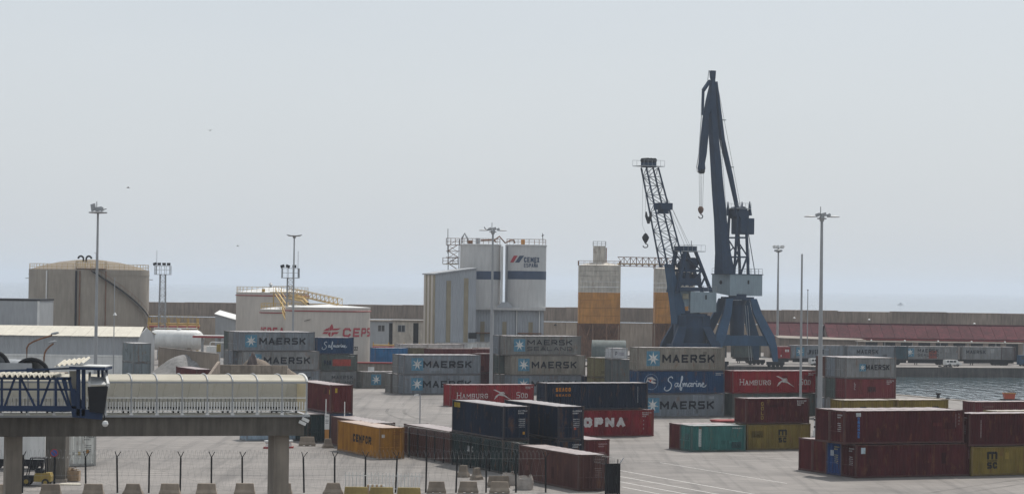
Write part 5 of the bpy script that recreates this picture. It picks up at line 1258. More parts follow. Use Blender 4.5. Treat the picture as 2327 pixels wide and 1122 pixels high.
part('jib', MB().loft([sec(1623,1671,622), sec(1625,1661,575), sec(1622.5,1652,500), sec(1618,1646,440), sec(1611,1634,318), sec(1607,1628,240), sec(1606,1627,224)]), M['crane'], t, True)
part('fly_jib', MB().loft([sec(1614,1626,182,.9), sec(1604,1628,226), sec(1597,1611,262), sec(1592,1610,310), sec(1589,1606,350), sec(1587,1602,372), sec(1585,1603,383), sec(1588,1600,393)]), M['crane'], t, True)
part('fly_jib_tail', MB().loft([sec(1611,1628,161,.9), sec(1612,1627,175,.9), sec(1614,1626,183,.9)]), M['crane'], t, True)
part('nose_guard', MB().path([cp(1612,184),cp(1597.5,207),cp(1594,262),cp(1588,350),cp(1583,380),cp(1585,392)], .09, 5).path([cp(1611,160),cp(1608,184)], .08, 5), M['steel'], t, True)
part('head_strut', MB().bar(cp(1613,184),cp(1598,206),.6,.6), M['crane'], t, True)
part('head_strut', MB().bar(cp(1598,206),cp(1596,262),.35,.5), M['crane'], t, True)
part('tie_beam', MB().bar(cp(1626,186),cp(1641,318),.7,.55,.95,.8).bar(cp(1641,318),cp(1660,400),.95,.8,.9,.7).bar(cp(1660,400),cp(1675.5,474),.9,.7,.6,.6), M['crane'], t, True)
for px, py in ((1644,273), (1662,380)): part('inspection_step', MB().obox(cp(px,py), AX*.45, PX_*.35, ZV*.09), M['steel'], t, True)
part('stay_rope', MB().tube(cp(1630,190),cp(1683,470),.05,n=4,cap=False), M['rope'], t, True)
lad = MB(); 
for i in range(34):
    a = cp(1635+ (1655-1635)*i/33, 320+ (600-320)*i/33); lad.bar(a-PX_*.2-AX*.3, a+PX_*.2-AX*.3, .05)
lad.bar(cp(1635,320)-AX*.3-PX_*.2, cp(1655,600)-AX*.3-PX_*.2, .06); lad.bar(cp(1635,320)-AX*.3+PX_*.2, cp(1655,600)-AX*.3+PX_*.2, .06)
part('jib_ladder', lad, M['steel'], t, True)
tw = MB()
for s in (-1.3, 1.3):
    o = PX_*s
    tw.bar(cp(1666,500)+o, cp(1659,623)+o, .4, .4); tw.bar(cp(1687,530)+o, cp(1691,623)+o, .45, .45); tw.bar(cp(1690,480)+o, cp(1687,532)+o, .45, .45)
    tw.bar(cp(1666,500)+o, cp(1668,480)+o, .4, .4); tw.bar(cp(1662,540)+o, cp(1689,540)+o, .35, .35); tw.bar(cp(1661,584)+o, cp(1689,584)+o, .35, .35)
    tw.bar(cp(1662,540)+o, cp(1690,584)+o, .22); tw.bar(cp(1688,584)+o, cp(1674,622)+o, .3); tw.bar(cp(1661,578)+o, cp(1676,562)+o, .2)
part('tower_frame', tw, M['crane'], t, True)
for y in (540, 584): part('tower_tie', MB().bar(cp(1663,y)-PX_*1.3, cp(1663,y)+PX_*1.3, .3).bar(cp(1689,y)-PX_*1.3, cp(1689,y)+PX_*1.3, .3), M['crane'], t, True)
cwc = cp(1688, 512)
part('counterweight', MB().loft([[cwc+AX*(1.9)*k+PX_*s2*1.5*kk+ZV*z for k, s2 in ((1,-1),(1,1),(-1,1),(-1,-1))] for z, kk, k_ in ((-1.9,.95,1),(-1.5,1,1),(1.5,1,1))]), M['crane'], t, True)
part('pulley_drum', MB().tube(cp(1678,484)-PX_*1.6, cp(1678,484)+PX_*1.6, 1.35, n=20), M['crane'], t, True)
for px in (1663, 1695):
    for s in (-1.2, 1.2): part('horn', MB().bar(cp(px,490)+PX_*s, cp(px,458)+PX_*s, .9,.5,.12,.12), M['crane'], t, True)
part('tower_platform', MB().obox(cp(1678,474), AX*2.0, PX_*1.8, ZV*.07), M['steel'], t, True)
pr = MB(); c = cp(1678, 474)
for s in (-1.8, 1.8):
    for k in range(6): p = c+AX*(-2+.8*k)+PX_*s; pr.bar(p, p+ZV*1.1, .06)
    pr.bar(c-AX*2+PX_*s+ZV*1.1, c+AX*2+PX_*s+ZV*1.1, .06)
part('tower_railing', pr, M['steel'], t, True)
part('back_stay', MB().tube(cp(1701,532),cp(1716,622),.09,n=5), M['crane'], t, True)
part('rear_ladder', MB().bar(cp(1698,565),cp(1699,600),.07).bar(cp(1703,565),cp(1703,600),.07), M['steel'], t, True)
part('nose_pulley', MB().tube(cp(1594,389)-PX_*.5, cp(1594,389)+PX_*.5, .55, n=16), M['dark'], t, True)
hookset(t, [cp(1588,392)+PX_*.1, cp(1592,393), cp(1595,393), cp(1599,392)], cp(1592.5,477), 1.0)

# ---- older lattice jib crane
D2 = 506.0; C2 = P(1568, D2)
t = thing('quay_crane', 'older lattice jib crane with two hooks and squat dark portal beside the taller crane', 'crane', C2)
zr2_ = W(1568, 716, D2).z
crane_base(t, C2, zr2_, 4.9, 2.6, 'crane', math.atan2(FD.y, FD.x))
part('portal_skirt', MB().lathe([(3.4,zr2_*.30),(3.6,zr2_*.75),(3.3,zr2_-.35)], 16, smooth=False), M['crane'], t)
AX2 = Vector((-.82,-.57,0)); PX2 = Vector((.57,-.82,0))
def cq(px, py):
    D = D2
    for _ in range(4):
        p = W(px, py, D); D = D2 + AX2.y*((p.x-C2.x)/AX2.x)
    return W(px, py, D)
def houseblock(p0, p1, py0, py1, dep, nm, slope=0):
    a, b = W(p0, py0, D2-2.5), W(p1, py0, D2-2.5); z0, z1 = W(p0, py1, D2-2.5).z, a.z
    return part(nm, MB().hexa([(a.x,a.y,z0),(b.x,b.y+.8,z0+.3),(b.x,b.y+dep,z0+.3),(a.x,a.y+dep,z0),(a.x,a.y,z1),(b.x,b.y+.8,z1-slope),(b.x,b.y+dep,z1-slope),(a.x,a.y+dep,z1)]), M['house'], t, True)
h1 = houseblock(1569, 1629, 662, 711, 5.5, 'machinery_house', .1); h2 = houseblock(1541, 1568.6, 652, 698, 4.5, 'driver_cab')
part('cab_window', MB().add([W(1551,667,D2-2.62), W(1565,667,D2-2.62), W(1565,679,D2-2.62), W(1551,679,D2-2.62)], [(0,1,2,3)]), M['strip'], h2, True)
part('vent', MB().add([W(1603,670,D2-2.2), W(1606,670,D2-2.2), W(1606,680,D2-2.2), W(1603,680,D2-2.2)], [(0,1,2,3)]), M['dark'], h1, True)
# jib: four chords
tipl, tipr = cq(1463,381), cq(1490,381); botl, botr = cq(1509,607), cq(1547,607)
jl = MB(); hw = 1.15
def jp(side, s, k):                            # side 0 front chord, 1 back chord
    a, b = (tipl, botl) if side == 0 else (tipr, botr); return a+(b-a)*k + PX2*s*hw*(.75+.35*k)
for side in (0,1):
    for s in (-1,1): jl.bar(jp(side,s,0), jp(side,s,1), .26)
part('jib_chords', jl, M['crane'], t, True)
jb = MB(); n = 11
for i in range(n):
    k0, k1 = i/n, (i+1)/n
    for s in (-1,1):
        a, b = (jp(0,s,k0), jp(1,s,k1)) if i % 2 else (jp(1,s,k0), jp(0,s,k1)); jb.bar(a, b, .11); jb.bar(jp(0,s,k1), jp(1,s,k1), .09)
    for side in (0,1):
        a, b = (jp(side,-1,k0), jp(side,1,k1)) if i % 2 else (jp(side,1,k0), jp(side,-1,k1)); jb.bar(a, b, .10); jb.bar(jp(side,-1,k1), jp(side,1,k1), .09)
part('jib_bracing', jb, M['crane'], t, True)
part('jib_foot', MB().loft([[p+AX2*a*w_+PX2*b*1.0 for a, b in ((1,-1),(1,1),(-1,1),(-1,-1))] for p, w_ in ((cq(1519,600),.35),(cq(1529,650),.75),(cq(1538,690),1.2),(cq(1541,715),1.25),(cq(1537,736),.6))]), M['crane2'], t, True)
hd = cq(1474, 373)
part('jib_head', MB().obox(hd-ZV*.2, AX2*1.2, PX2*1.0, ZV*.5), M['crane'], t, True)
for k in (-.9, 0, .9): part('sheave', MB().tube(hd+AX2*k-PX2*1.0+ZV*.75, hd+AX2*k+PX2*1.0+ZV*.75, .5, n=14), M['dark'], t, True)
part('head_platform', MB().obox(cq(1474,378), AX2*2.7, PX2*1.9, ZV*.06), M['steel'], t, True)
pr = MB(); c = cq(1474,378)
for s in (-1.9,1.9):
    for k in range(6): p = c+AX2*(-2.7+1.08*k)+PX2*s; pr.bar(p, p+ZV*1.2, .06)
    pr.bar(c-AX2*2.7+PX2*s+ZV*1.2, c+AX2*2.7+PX2*s+ZV*1.2, .06)
part('head_railing', pr, M['steel'], t, True)
part('mid_pulley_block', MB().obox(cq(1507,469), AX2*1.5, PX2*1.3, ZV*.7).obox(cq(1507,479), AX2*.7, PX2*1.0, ZV*.6), M['crane'], t, True)
af = MB()
for s in (-1.5,1.5):
    o = PX2*s
    af.bar(cq(1546,571)+o, cq(1529,664)+o, .75,.6); af.bar(cq(1570,571)+o, cq(1606,664)+o, .6,.5); af.bar(cq(1540,614)+o, cq(1585,614)+o, .35); af.bar(cq(1546,580)+o, cq(1583,614)+o, .25); af.bar(cq(1585,614)+o, cq(1556,650)+o, .3); af.bar(cq(1550,612)+o, cq(1545,650)+o, .3); af.bar(cq(1592,628)+o, cq(1582,650)+o, .3)
part('tower_frame', af, M['crane'], t, True)
part('upper_deck', MB().obox(cq(1568,657), AX2*4.4, PX2*2.0, ZV*.42), M['crane'], t, True)
part('tower_head', MB().obox(cq(1558,566), AX2*1.7, PX2*1.7, ZV*.6), M['crane'], t, True)
part('tower_platform', MB().obox(cq(1564,571), AX2*2.9, PX2*2.1, ZV*.07), M['steel'], t, True)
pr = MB(); c = cq(1564,571)
for s in (-2.1,2.1):
    for k in range(6): p = c+AX2*(-2.9+1.16*k)+PX2*s; pr.bar(p, p+ZV*1.3, .06)
    pr.bar(c-AX2*2.9+PX2*s+ZV*1.3, c+AX2*2.9+PX2*s+ZV*1.3, .06)
part('tower_railing', pr, M['steel'], t, True)
part('tower_aerial', MB().tube(cq(1571,562), cq(1571,547), .07, n=5), M['dark'], t, True)
for px, py, r__ in ((1556,603,1.1),(1569,598,1.2),(1566,606,1.0)): part('winch_drum', MB().tube(cq(px,py)-PX2*1.2, cq(px,py)+PX2*1.2, r__, n=18), M['crane'], t, True)
part('winch_deck', MB().obox(cq(1561,616), AX2*2.6, PX2*1.7, ZV*.14), M['crane'], t, True)
part('engine_block', MB().obox(cq(1560,640), AX2*2.7, PX2*1.6, ZV*.75).obox(cq(1552,628), AX2*.8, PX2*1.2, ZV*.9).obox(cq(1577,632), AX2*.9, PX2*1.2, ZV*.9), M['crane'], t, True)
part('house_deck_rail', box_rail(MB(), W(1598,655,D2).x, W(1628,655,D2).x, D2-1.5, D2+2.5, W(1612,662,D2).z, 1.1, .9, .05), M['steel'], t, True)
for a, b in (((1520,456),(1564,560)), ((1516,460),(1556,558)), ((1522,462),(1570,562)), ((1490,384),(1520,460)), ((1470,378),(1506,464))): part('stay_rope', MB().tube(cq(*a), cq(*b), .035, n=4, cap=False), M['rope'], t, True)
for px0, py0, px1, py1 in ((1461,384,1459.5,512),(1468,384,1466.5,482),(1477,384,1477.5,482),(1460,512,1467,530),(1473,505,1476,484)): part('hoist_rope', MB().tube(cq(px0,py0), cq(px1,py1), .03, n=4, cap=False), M['rope'], t, True)
gb = cq(1472, 494)
part('ramshorn_grab', MB().prism([gb+AX2*.65+ZV*1.15, gb+AX2*.72+ZV*.2, gb+AX2*.1-ZV*1.3, gb-AX2*.1-ZV*1.3, gb-AX2*.72+ZV*.2, gb-AX2*.65+ZV*1.15, gb-AX2*.35+ZV*.15, gb+AX2*.35+ZV*.15], PX2*.5), M['dark'], t, True)
b2 = cq(1467, 540)
hb2 = part('hook_block', MB().lathe([(0,1.0),(.3,.8),(.75,.1),(.65,-.3),(.2,-1.1),(0,-1.15)], 12, b2), M['dark'], t, True)
part('hook', MB().path([b2-ZV*1.0]+[b2+Vector((.5*math.cos(a),0,-1.65+.4*math.sin(a))) for a in [math.radians(90-d) for d in range(0,300,30)]], .12, 6), M['dark'], hb2, True)

# ------------------------------------------------------------------ masts
def high_mast(px, py_top, D, label, rb, style):
    b = P(px, D); top = W(px + 0, py_top, D).z; t = thing('lamp_mast', label, 'lamp mast', b, 0, 'tall lamp masts')
    part('pole', MB().tube((0,0,.35),(0,0,top), rb, rb*.48, n=14), M['pole'], t)
    part('foot', MB().box(-rb*2.2, rb*2.2, -rb*2.2, rb*2.2, 0, .7), M['white'], t)
    for z_ in (.95, 1.35, 1.75): part('guard_band', MB().lathe([(rb*2.0,z_),(rb*2.1,z_+.02),(rb*2.1,z_+.2),(rb*2.0,z_+.22)], 14), M['dark' if z_ != 1.35 else 'white'], t)
    part('guard_plate', MB().lathe([(rb*1.1,.7),(rb*2.0,.72),(rb*2.0,2.0),(rb*1.1,2.05)], 14), M['white'], t)
    if style == 'ring':
        cr = part('crown_ring', MB().lathe([(.25,top-.28),(1.05,top-.22),(1.1,top-.1),(.25,top-.02)], 24), M['steel'], t)
        lamps = ((-.55,0,.55,.8),(.1,0,.9,.45),(.55,-.3,.35,.35)); extra = None
    elif style == 'wide':
        cr = part('crown_frame', MB().box(-.5,.5,-.1,.1,top-.25,top-.1).lathe([(.22,top-.5),(.32,top-.1),(.22,top+.05)],12), M['steel'], t)
        for s in (-1,1):
            part('panel_arm', MB().lathe([(0,top-.04),(.62,top-.02),(.66,top+.05),(.3,top+.14),(0,top+.15)], 16, (s*1.32,0,0)), M['steel'], t)
        lamps = ((-.45,0,.5,.35),(.2,0,.6,.4),(.75,.1,.4,.3)); extra = None
    elif style == 'flat':
        cr = part('crown_frame', MB().lathe([(.2,top-.5),(.3,top-.2),(1.0,top-.12),(1.2,top),(.2,top+.02)], 20), M['steel'], t)
        for s in (-1,1): part('lamp_arm', MB().bar((0,0,top-.1),(s*1.3,0,top+.12),.12,.09), M['dark'], t)
        lamps = ()
    else:
        cr = part('crown_frame', MB().lathe([(.2,top-1.2),(.7,top-1.0),(.8,top-.6),(.2,top-.4)], 16).box(-1.2,1.2,-.08,.08,top-.25,top-.1), M['steel'], t)
        for k in range(7):
            a = 2*math.pi*k/7; part('floodlight', MB().obox((1.1*math.cos(a),1.1*math.sin(a),top+.2), (.26,0,.12),(0,.2,0),(-.1,0,.24)), M['white'], t)
        for k in range(5):
            a = 2*math.pi*k/5+.3; part('floodlight', MB().obox((.7*math.cos(a),.7*math.sin(a),top-.75), (.25,0,0),(0,.25,0),(0,0,.2)), M['steel'], t)
        lamps = ()
    for (x, y, w, h) in lamps:
        part('floodlight', MB().obox((x,y,top+h/2+.05), (w*.45,0,.08), (0,.25,0), (-.06,0,h*.5)), M['steel'], t)
    if style in ('ring','wide'):
        part('aerial', MB().tube((-.15,0,top),(-.15,0,top+1.15),.05,n=6), M['steel'], t); part('side_arm', MB().path([(-.3,0,top+.05),(-1.0,0,top+.15),(-1.25,0,top+.5)],.07,5) if D > 300 else MB().bar((.3,0,top+.1),(1.0,0,top+.3),.08), M['dark'], t)
    return t
high_mast(215, 480, 283, 'tall grey lamp mast with flat ring crown in front of the concrete tank', .24, 'ring')
high_mast(664, 535, 409, 'tall thin lamp mast with flat crown behind the fuel tank floodlight tower', .22, 'flat')
high_mast(1115, 524, 344, 'tall grey lamp mast with crooked arm in front of the cement silos', .27, 'wide')
high_mast(1862, 493, 268, 'tallest lamp mast with two flat wing panels, rising from the maroon containers', .30, 'wide')
high_mast(1766, 562, 560, 'lamp mast with a cluster of floodlights behind the tall crane', .34, 'cluster')
b = P(1818, 276); t = thing('mast', 'thin bare grey mast in front of the red gull emblem container', 'mast', b)
part('pole', MB().tube((0,0,0),(0,0,W(1820,577,276).z), .16, .1, n=10), M['pole'], t); part('foot', MB().box(-.35,.35,-.35,.35,0,.25), M['concrete'], t)
b = P(1834, 545); t = thing('mast', 'short thin mast with round tip on the far quay', 'mast', b)
part('pole', MB().tube((0,0,0),(0,0,W(1834,660,545).z), .12, .09, n=8), M['pole'], t); part('tip', MB().lathe([(0,.3),(.2,.1),(.0,-.1)], 8, (0,0,W(1834,660,545).z)), M['dark'], t)
b = P(257, 372); t = thing('lamp_post', 'thin grey post with a small lamp before the concrete tank', 'lamp post', b); z1 = W(257, 630, 372).z
part('pole', MB().tube((0,0,0),(0,0,z1), .09, .06, n=8), M['pole'], t); part('lamp_head', MB().lathe([(0,.5),(.2,.2),(.3,0),(0,-.1)], 10, (.1,0,W(257,716,372).z)), M['white'], t)
def tower(px, py_plat, D, label, aer, lamps):
    b = P(px, D); z1 = W(px, py_plat, D).z; t = thing('floodlight_tower', label, 'light tower', b, 0, 'lattice floodlight towers')
    part('lattice_shaft', lattice(MB(), (0,0,0), (0,0,z1), .75, .55, 24, .13, .07), M['steel'], t)
    part('platform', MB().box(-1.6,1.6,-1.2,1.2,z1,z1+.12), M['steel'], t); part('railing', box_rail(MB(), -1.55,1.55,-1.15,1.15,z1+.13,1.7,1.0,.08), M['steel'], t)
    for x, tilt in lamps: part('floodlight', MB().obox((x,-1.2,z1+2.2), (.34,0,tilt), (0,.25,0), (-tilt*.6,0,.26)), M['dark'], t)
    part('aerial', MB().tube((aer,0,z1+.1),(aer,0,z1+5),.05,n=5), M['steel'], t)
tower(367, 624, 500, 'lattice floodlight tower with four lamps beside the concrete tank', -1.3, ((-1.5,.1),(-.6,0),(.4,0),(1.35,0)))
tower(657, 632, 448, 'lattice floodlight tower standing between the cream fuel tanks', 1.35, ((-1.4,.12),(-.4,-.12),(.8,0)))

# ------------------------------------------------------------------ covered walkway in the foreground
WK = 150.0
def wx(px): return P(px, WK, 8).x
zdk, zbm = W(640, 941, WK).z, W(640, 988, WK).z          # deck level, beam underside
zev = W(640, 868, WK).z; ztopr = W(640, 850, WK+1.6).z; zrail = W(640, 902.5, WK).z; zlow = W(640, 931, WK).z
x_end, x_start = wx(696), wx(-70); DW = 3.2
WA = math.radians(16.0); wc, ws_ = math.cos(WA), math.sin(WA)
def wloc(px):                                  # distance along the walkway, from its far right end, of what stands at picture column px
    k = P(px, WK, 8).x/WK; return (x_end - k*WK)/(wc - k*ws_)
LW = wloc(-70)
t = thing('covered_walkway', 'long raised pedestrian walkway with cream vaulted roof on concrete pillars', 'walkway', (x_end - LW*wc, WK - LW*ws_, 0), WA); ox = x_end - LW
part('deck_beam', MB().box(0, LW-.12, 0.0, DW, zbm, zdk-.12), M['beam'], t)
part('deck_slab', MB().box(0, LW+.2, -.22, DW+.22, zdk-.117, zdk), M['steel'], t)
for px in (645, 36, -560):
    x = LW - wloc(px)
    if x > -20: part('pillar', MB().box(x-.48, x+.48, .6, DW-.6, 0, zbm+.02), M['pillar'], t)
bays = [i for i in range(0, 40)]
sp = (wloc(474)-wloc(643.6))/3; xe = LW
posts = [xe - sp*i for i in range(0, int(xe/sp)+1)]
def arch_y(k): return DW/2 - (DW/2+.1)*math.cos(math.pi*k)
def arch_z(k): return zev + (ztopr-zev+.0)*math.sin(math.pi*k)
NS = 12
for i, x in enumerate(posts):
    rb_ = MB(); rb_.path([(x, arch_y(k/NS), arch_z(k/NS)+.03) for k in range(NS+1)], .05, 5)
    part('roof_rib', rb_, M['steel'], t)
    part('post', MB().box(x-.04, x+.04, -.06, .02, zdk, zev), M['steel'], t)
    part('rear_post', MB().path([(x-.75, DW-.14, zdk+.003), (x-.72, DW-.12, (zdk+zev)/2), (x-.55, DW-.25, zev)], .035, 5), M['white'], t)
    if i+1 < len(posts):
        x0, x1 = posts[i+1]+.004, x-.004
        rp = MB(); rp.add([(xx, arch_y(k/NS), arch_z(k/NS)) for xx in (x0, x1) for k in range(NS+1)], [(k, k+1, NS+2+k, NS+1+k) for k in range(NS)], True)
        part('roof_panel', rp, M['poly'], t)
        part('rear_panel', MB().box(x0, x1, DW-.02, DW, zdk+.15, zev), M['polygrey'], t)
        part('handrail', MB().box(x0, x1, -.05, .01, zrail-.03, zrail+.03), M['white'], t)
        part('lower_rail', MB().box(x0, x1, -.05, .01, zlow-.02, zlow+.03), M['white'], t)
        pk = MB(); n = 9
        for k in range(n):
            xx = x0+(x1-x0)*(k+.5)/n; pk.box(xx-.035, xx+.035, -.035, -.005, zlow+.035, zrail-.24+.2*(k%2)*0)
        part('balusters', pk, M['white'], t)['kind'] = 'stuff'
        part('bench', MB().box(x0, x1, DW-.75, DW-.45, zdk+.28, zdk+.36).box(x0+.1, x0+.2, DW-.7, DW-.5, zdk+.003, zdk+.277).box(x1-.2, x1-.1, DW-.7, DW-.5, zdk+.003, zdk+.277), M['dark'], t)
        ik = MB()
        for k in range(6):
            xx = x0+(x1-x0)*(k+.3)/6; ik.box(xx-.03, xx+.03, DW-.1, DW-.06, zdk+.05, zrail-.18)
        part('balusters', ik, M['pole'], t)['kind'] = 'stuff'
    part('foot_bracket', MB().box(x-.1, x+.1, -.2, .05, zdk+.003, zdk+.12), M['white'], t)
part('eave_beam', MB().box(0, LW, -.10, -.065, zev-.05, zev+.06), M['steel'], t)
part('end_frame', MB().path([(LW, arch_y(k/NS), arch_z(k/NS)+.03) for k in range(NS+1)], .08, 6).box(LW-.05, LW+.05, -.05, .05, zdk, zev).box(LW-.05, LW+.05, DW-.1, DW, zdk, zev), M['white'], t)
part('end_glazing', MB().box(LW-.01, LW+.01, .06, DW-.11, zdk+.1, zev-.02), M['poly'], t)
for px, py in ((690, 953), (683, 960)):
    p = W(px, py, WK-.4) - Vector((ox, WK, 0)); part('security_camera', MB().obox(p, (.20,0,-.09), (0,.09,0), (.04,0,.09)).bar(p, p+Vector((-.1,.45,0)), .06), M['white'], t)

# ---- boarding bridge in front of the walkway
BD = 140.5
def bw(px, py, dd=0): return W(px, py, BD+dd)
O = P(120, BD); t = thing('boarding_bridge', 'blue steel truss boarding bridge with cab and black stair end, before the walkway', 'boarding bridge', O)
for k, dd in enumerate((0, 2.4)):
    tr = MB(); o = 0
    xs = (-40, 4, 36, 46, 77, 87, 117, 127, 158)
    ytop, ymid, ybot = 858.5, 884.5, 928
    tr.bar(bw(-60,ytop-1,dd), bw(162,ytop+1,dd), .16, .18); part('top_chord', tr, M['bridgeblue'], t, True)
    part('mid_chord', MB().bar(bw(-60,ymid-1,dd), bw(172,ymid,dd), .12, .12), M['bridgeblue'], t, True)
    part('bottom_chord', MB().bar(bw(-60,ybot-1,dd), bw(176,ybot,dd), .2, .32), M['bridgeblue'], t, True)
    for px in (4, 45.5, 87, 127): part('upright', MB().bar(bw(px,ytop,dd), bw(px,ybot,dd), .13, .13), M['bridgeblue'], t, True)
    for a, b in (((-38,860),(2,928)), ((33,860),(9,928)), ((48,860),(82,928)), ((115,860),(90,928)), ((129,860),(156,926)), ((142,860),(160,926))): part('diagonal', MB().bar(bw(*a,dd), bw(*b,dd), .12, .12), M['bridgeblue'], t, True)
    for px in (146, 157): part('end_upright', MB().bar(bw(px,858,dd), bw(px+6,886,dd), .16, .16), M['bridgeblue'], t, True)
fl_ = MB(); a, b = bw(-60,927,1.2), bw(176,928,1.2); fl_.bar(a, b, 2.3, .12); part('floor', fl_, M['dark'], t, True)
a, b = bw(-60,852,1.2), bw(138,853,1.2)
cr = corr(MB(), (b-a).length, 0, 1, lambda x, d, z: (a.x+x, a.y-1.5+3.0*z, a.z + .02 + d*2.2 - .05*(1-z)), .32, .07)
part('corrugated_roof', cr, M['cream'], t, True)
a = bw(131,832,.8); b = bw(196,824,.8)
cr = corr(MB(), (b-a).length, 0, 1, lambda x, d, z: (a.x+x, a.y-1.1+2.4*z, a.z + (b.z-a.z)*x/(b-a).length + d*1.6 + .25*z), .3, .06)
part('cab_roof_sheet', cr, M['cream'], t, True)
a, b = bw(166,834,.6), bw(247,836,.6); part('cab_canopy', MB().bar(a, b, 2.6, .16), M['bridgeblue'], t, True)
part('canopy_top', MB().bar(a+ZV*.12, b+ZV*.12, 2.5, .06), M['white'], t, True)
for px, dd in ((178,-.2),(190,-.2),(178,1.8),(190,1.8),(224,1.8),(233,1.8),(242,1.8)): part('cab_post', MB().bar(bw(px,838,dd), bw(px,944 if px < 200 else 868,dd), .2 if px < 200 else .14), M['bridgeblue'], t, True)
part('cab_lining', MB().bar(bw(168,842,1.4), bw(168,930,1.4), .16, .5), M['cream'], t, True)
part('cab_side_panel', MB().hexa([bw(163,928,-.1), bw(197,928,-.1), bw(197,928,1.9), bw(163,928,1.9), bw(160,886,-.1), bw(172,886,-.1), bw(172,886,1.9), bw(160,886,1.9)]), M['bridgeblue'], t, True)
part('drive_housing', MB().hexa([bw(164,947,-.3), bw(232,953,-.3), bw(232,953,1.6), bw(164,947,1.6), bw(161,927,-.3), bw(236,932,-.3), bw(236,932,1.6), bw(161,927,1.6)]), M['bridgeblue'], t, True)
part('stair_box', MB().hexa([bw(203,935,-.6), bw(236,938,-.6), bw(238,938,1.2), bw(203,935,1.2), bw(199,878,-.6), bw(246,876,-.6), bw(246,876,1.2), bw(199,878,1.2)]), M['dark'], t, True)
rm = MB(); rm.hexa([bw(206,874,-.6), bw(243,874,-.6), bw(238,858,1.2), bw(207,856,1.2), bw(206,872.5,-.6), bw(243,872.5,-.6), bw(238,856.5,1.2), bw(207,854.5,1.2)]); part('ramp', rm, M['white'], t, True)
for p0, p1 in (((203,876),(204,850)), ((246,876),(239,850))): part('ramp_rail', MB().bar(bw(*p0,-.6), bw(*p1,1.2), .14, .3), M['white'], t, True)
part('tie_rod', MB().bar(bw(-60,844,.5), bw(66,840,.5), .11).bar(bw(66,840,.5), bw(172,836,.5), .11), M['bridgeblue'], t, True)
part('rod_clamp', MB().bar(bw(61,840,.5), bw(75,840,.5), .22, .22), M['bridgeblue'], t, True)
ld = part('spot_lamp', MB().lathe([(0,.16),(.14,.12),(.19,-.04),(.12,-.17),(0,-.2)], 12, bw(239,961,-.5)), M['white'], t, True); part('lamp_arm', MB().bar(bw(236,938,-.4), bw(239,957,-.45), .06), M['dark'], ld, True)
part('support_leg', MB().bar((bw(-50,940,1).x, bw(-50,940,1).y, 0), bw(-50,932,1), .4, .4), M['bridgeblue'], t, True)

# ---- vaulted canopy of a second walkway behind
VD = 168.0
a = P(-70, VD); t = thing('vaulted_canopy', 'grey translucent vaulted canopy with black arch ribs behind the boarding bridge', 'canopy', a)
zb2 = W(40, 850, VD).z; x1 = wx(112)*VD/WK - a.x
n = 12; R2 = 1.5
for px0, px1, pyt in ((-70, 22, 801), (22, 108, 818)):
    xa, xb = P(px0, VD, 8).x - a.x, P(px1, VD, 8).x - a.x; zt2 = W(px1-14, pyt, VD).z; yy = 6.0
    vs_ = []
    for j, (xx, yv) in enumerate(((xb, 0.0), (xa-3, 5.0))):
        for k in range(n+1): vs_.append((xx-R2*.75+R2*.75*math.cos(math.pi*k/n), yv, zb2+(zt2-zb2)*math.sin(math.pi*k/n)))
    part('vault_panel', MB().add(vs_, [(k, k+1, n+2+k, n+1+k) for k in range(n)], True), M['greysheet'], t)
    part('arch_rib', MB().path([Vector(p)+Vector((0,-.08,.06)) for p in vs_[:n+1]], .15, 8), M['dark'], t)
part('platform', MB().box(-4, x1+.1, -.5, 6.5, zb2-.35, zb2-.02), M['concrete'], t)
part('parapet_panel', MB().box(-4, x1-1.2, -.3, -.2, zb2, W(40,824,VD).z), M['greysheet'], t)
for x in (-2.5, 0.4): part('pillar', MB().box(x-.3,x+.3,1,1.6,0,zb2-.35), M['pillar'], t)
for (px, pyb, hx, hy, lab, D) in ((61,832,133,757,'brown street lamp with long curved arm, taller of the pair by the warehouse',172), (100,845,127,777,'brown street lamp with short curved arm, lower of the pair by the warehouse',170)):
    b = P(px, D, zb2-.02); t = thing('street_lamp', lab, 'street lamp', b, 0, 'street lamps by the boarding bridge')
    def q(x, y): v = W(x, y, D) - b; return v
    e = hx-px
    part('pole', MB().path([(0,0,0), q(px,pyb), q(px,790 if px == 61 else 812), q(px+e*.06,782 if px==61 else 802), q(px+e*.2,776 if px==61 else 794), q(px+e*.45,769 if px==61 else 787), q(px+e*.8,761 if px==61 else 780)], .065, 6), M['rusty'], t)
    h = q(hx-8, hy); part('lamp_head', MB().path([h-Vector((.3,0,.06)), h-Vector((.2,0,.03)), h, h+Vector((.2,0,.05)), h+Vector((.3,0,.06))], [.03,.07,.1,.08,.02], 10), M['greysheet'], t)

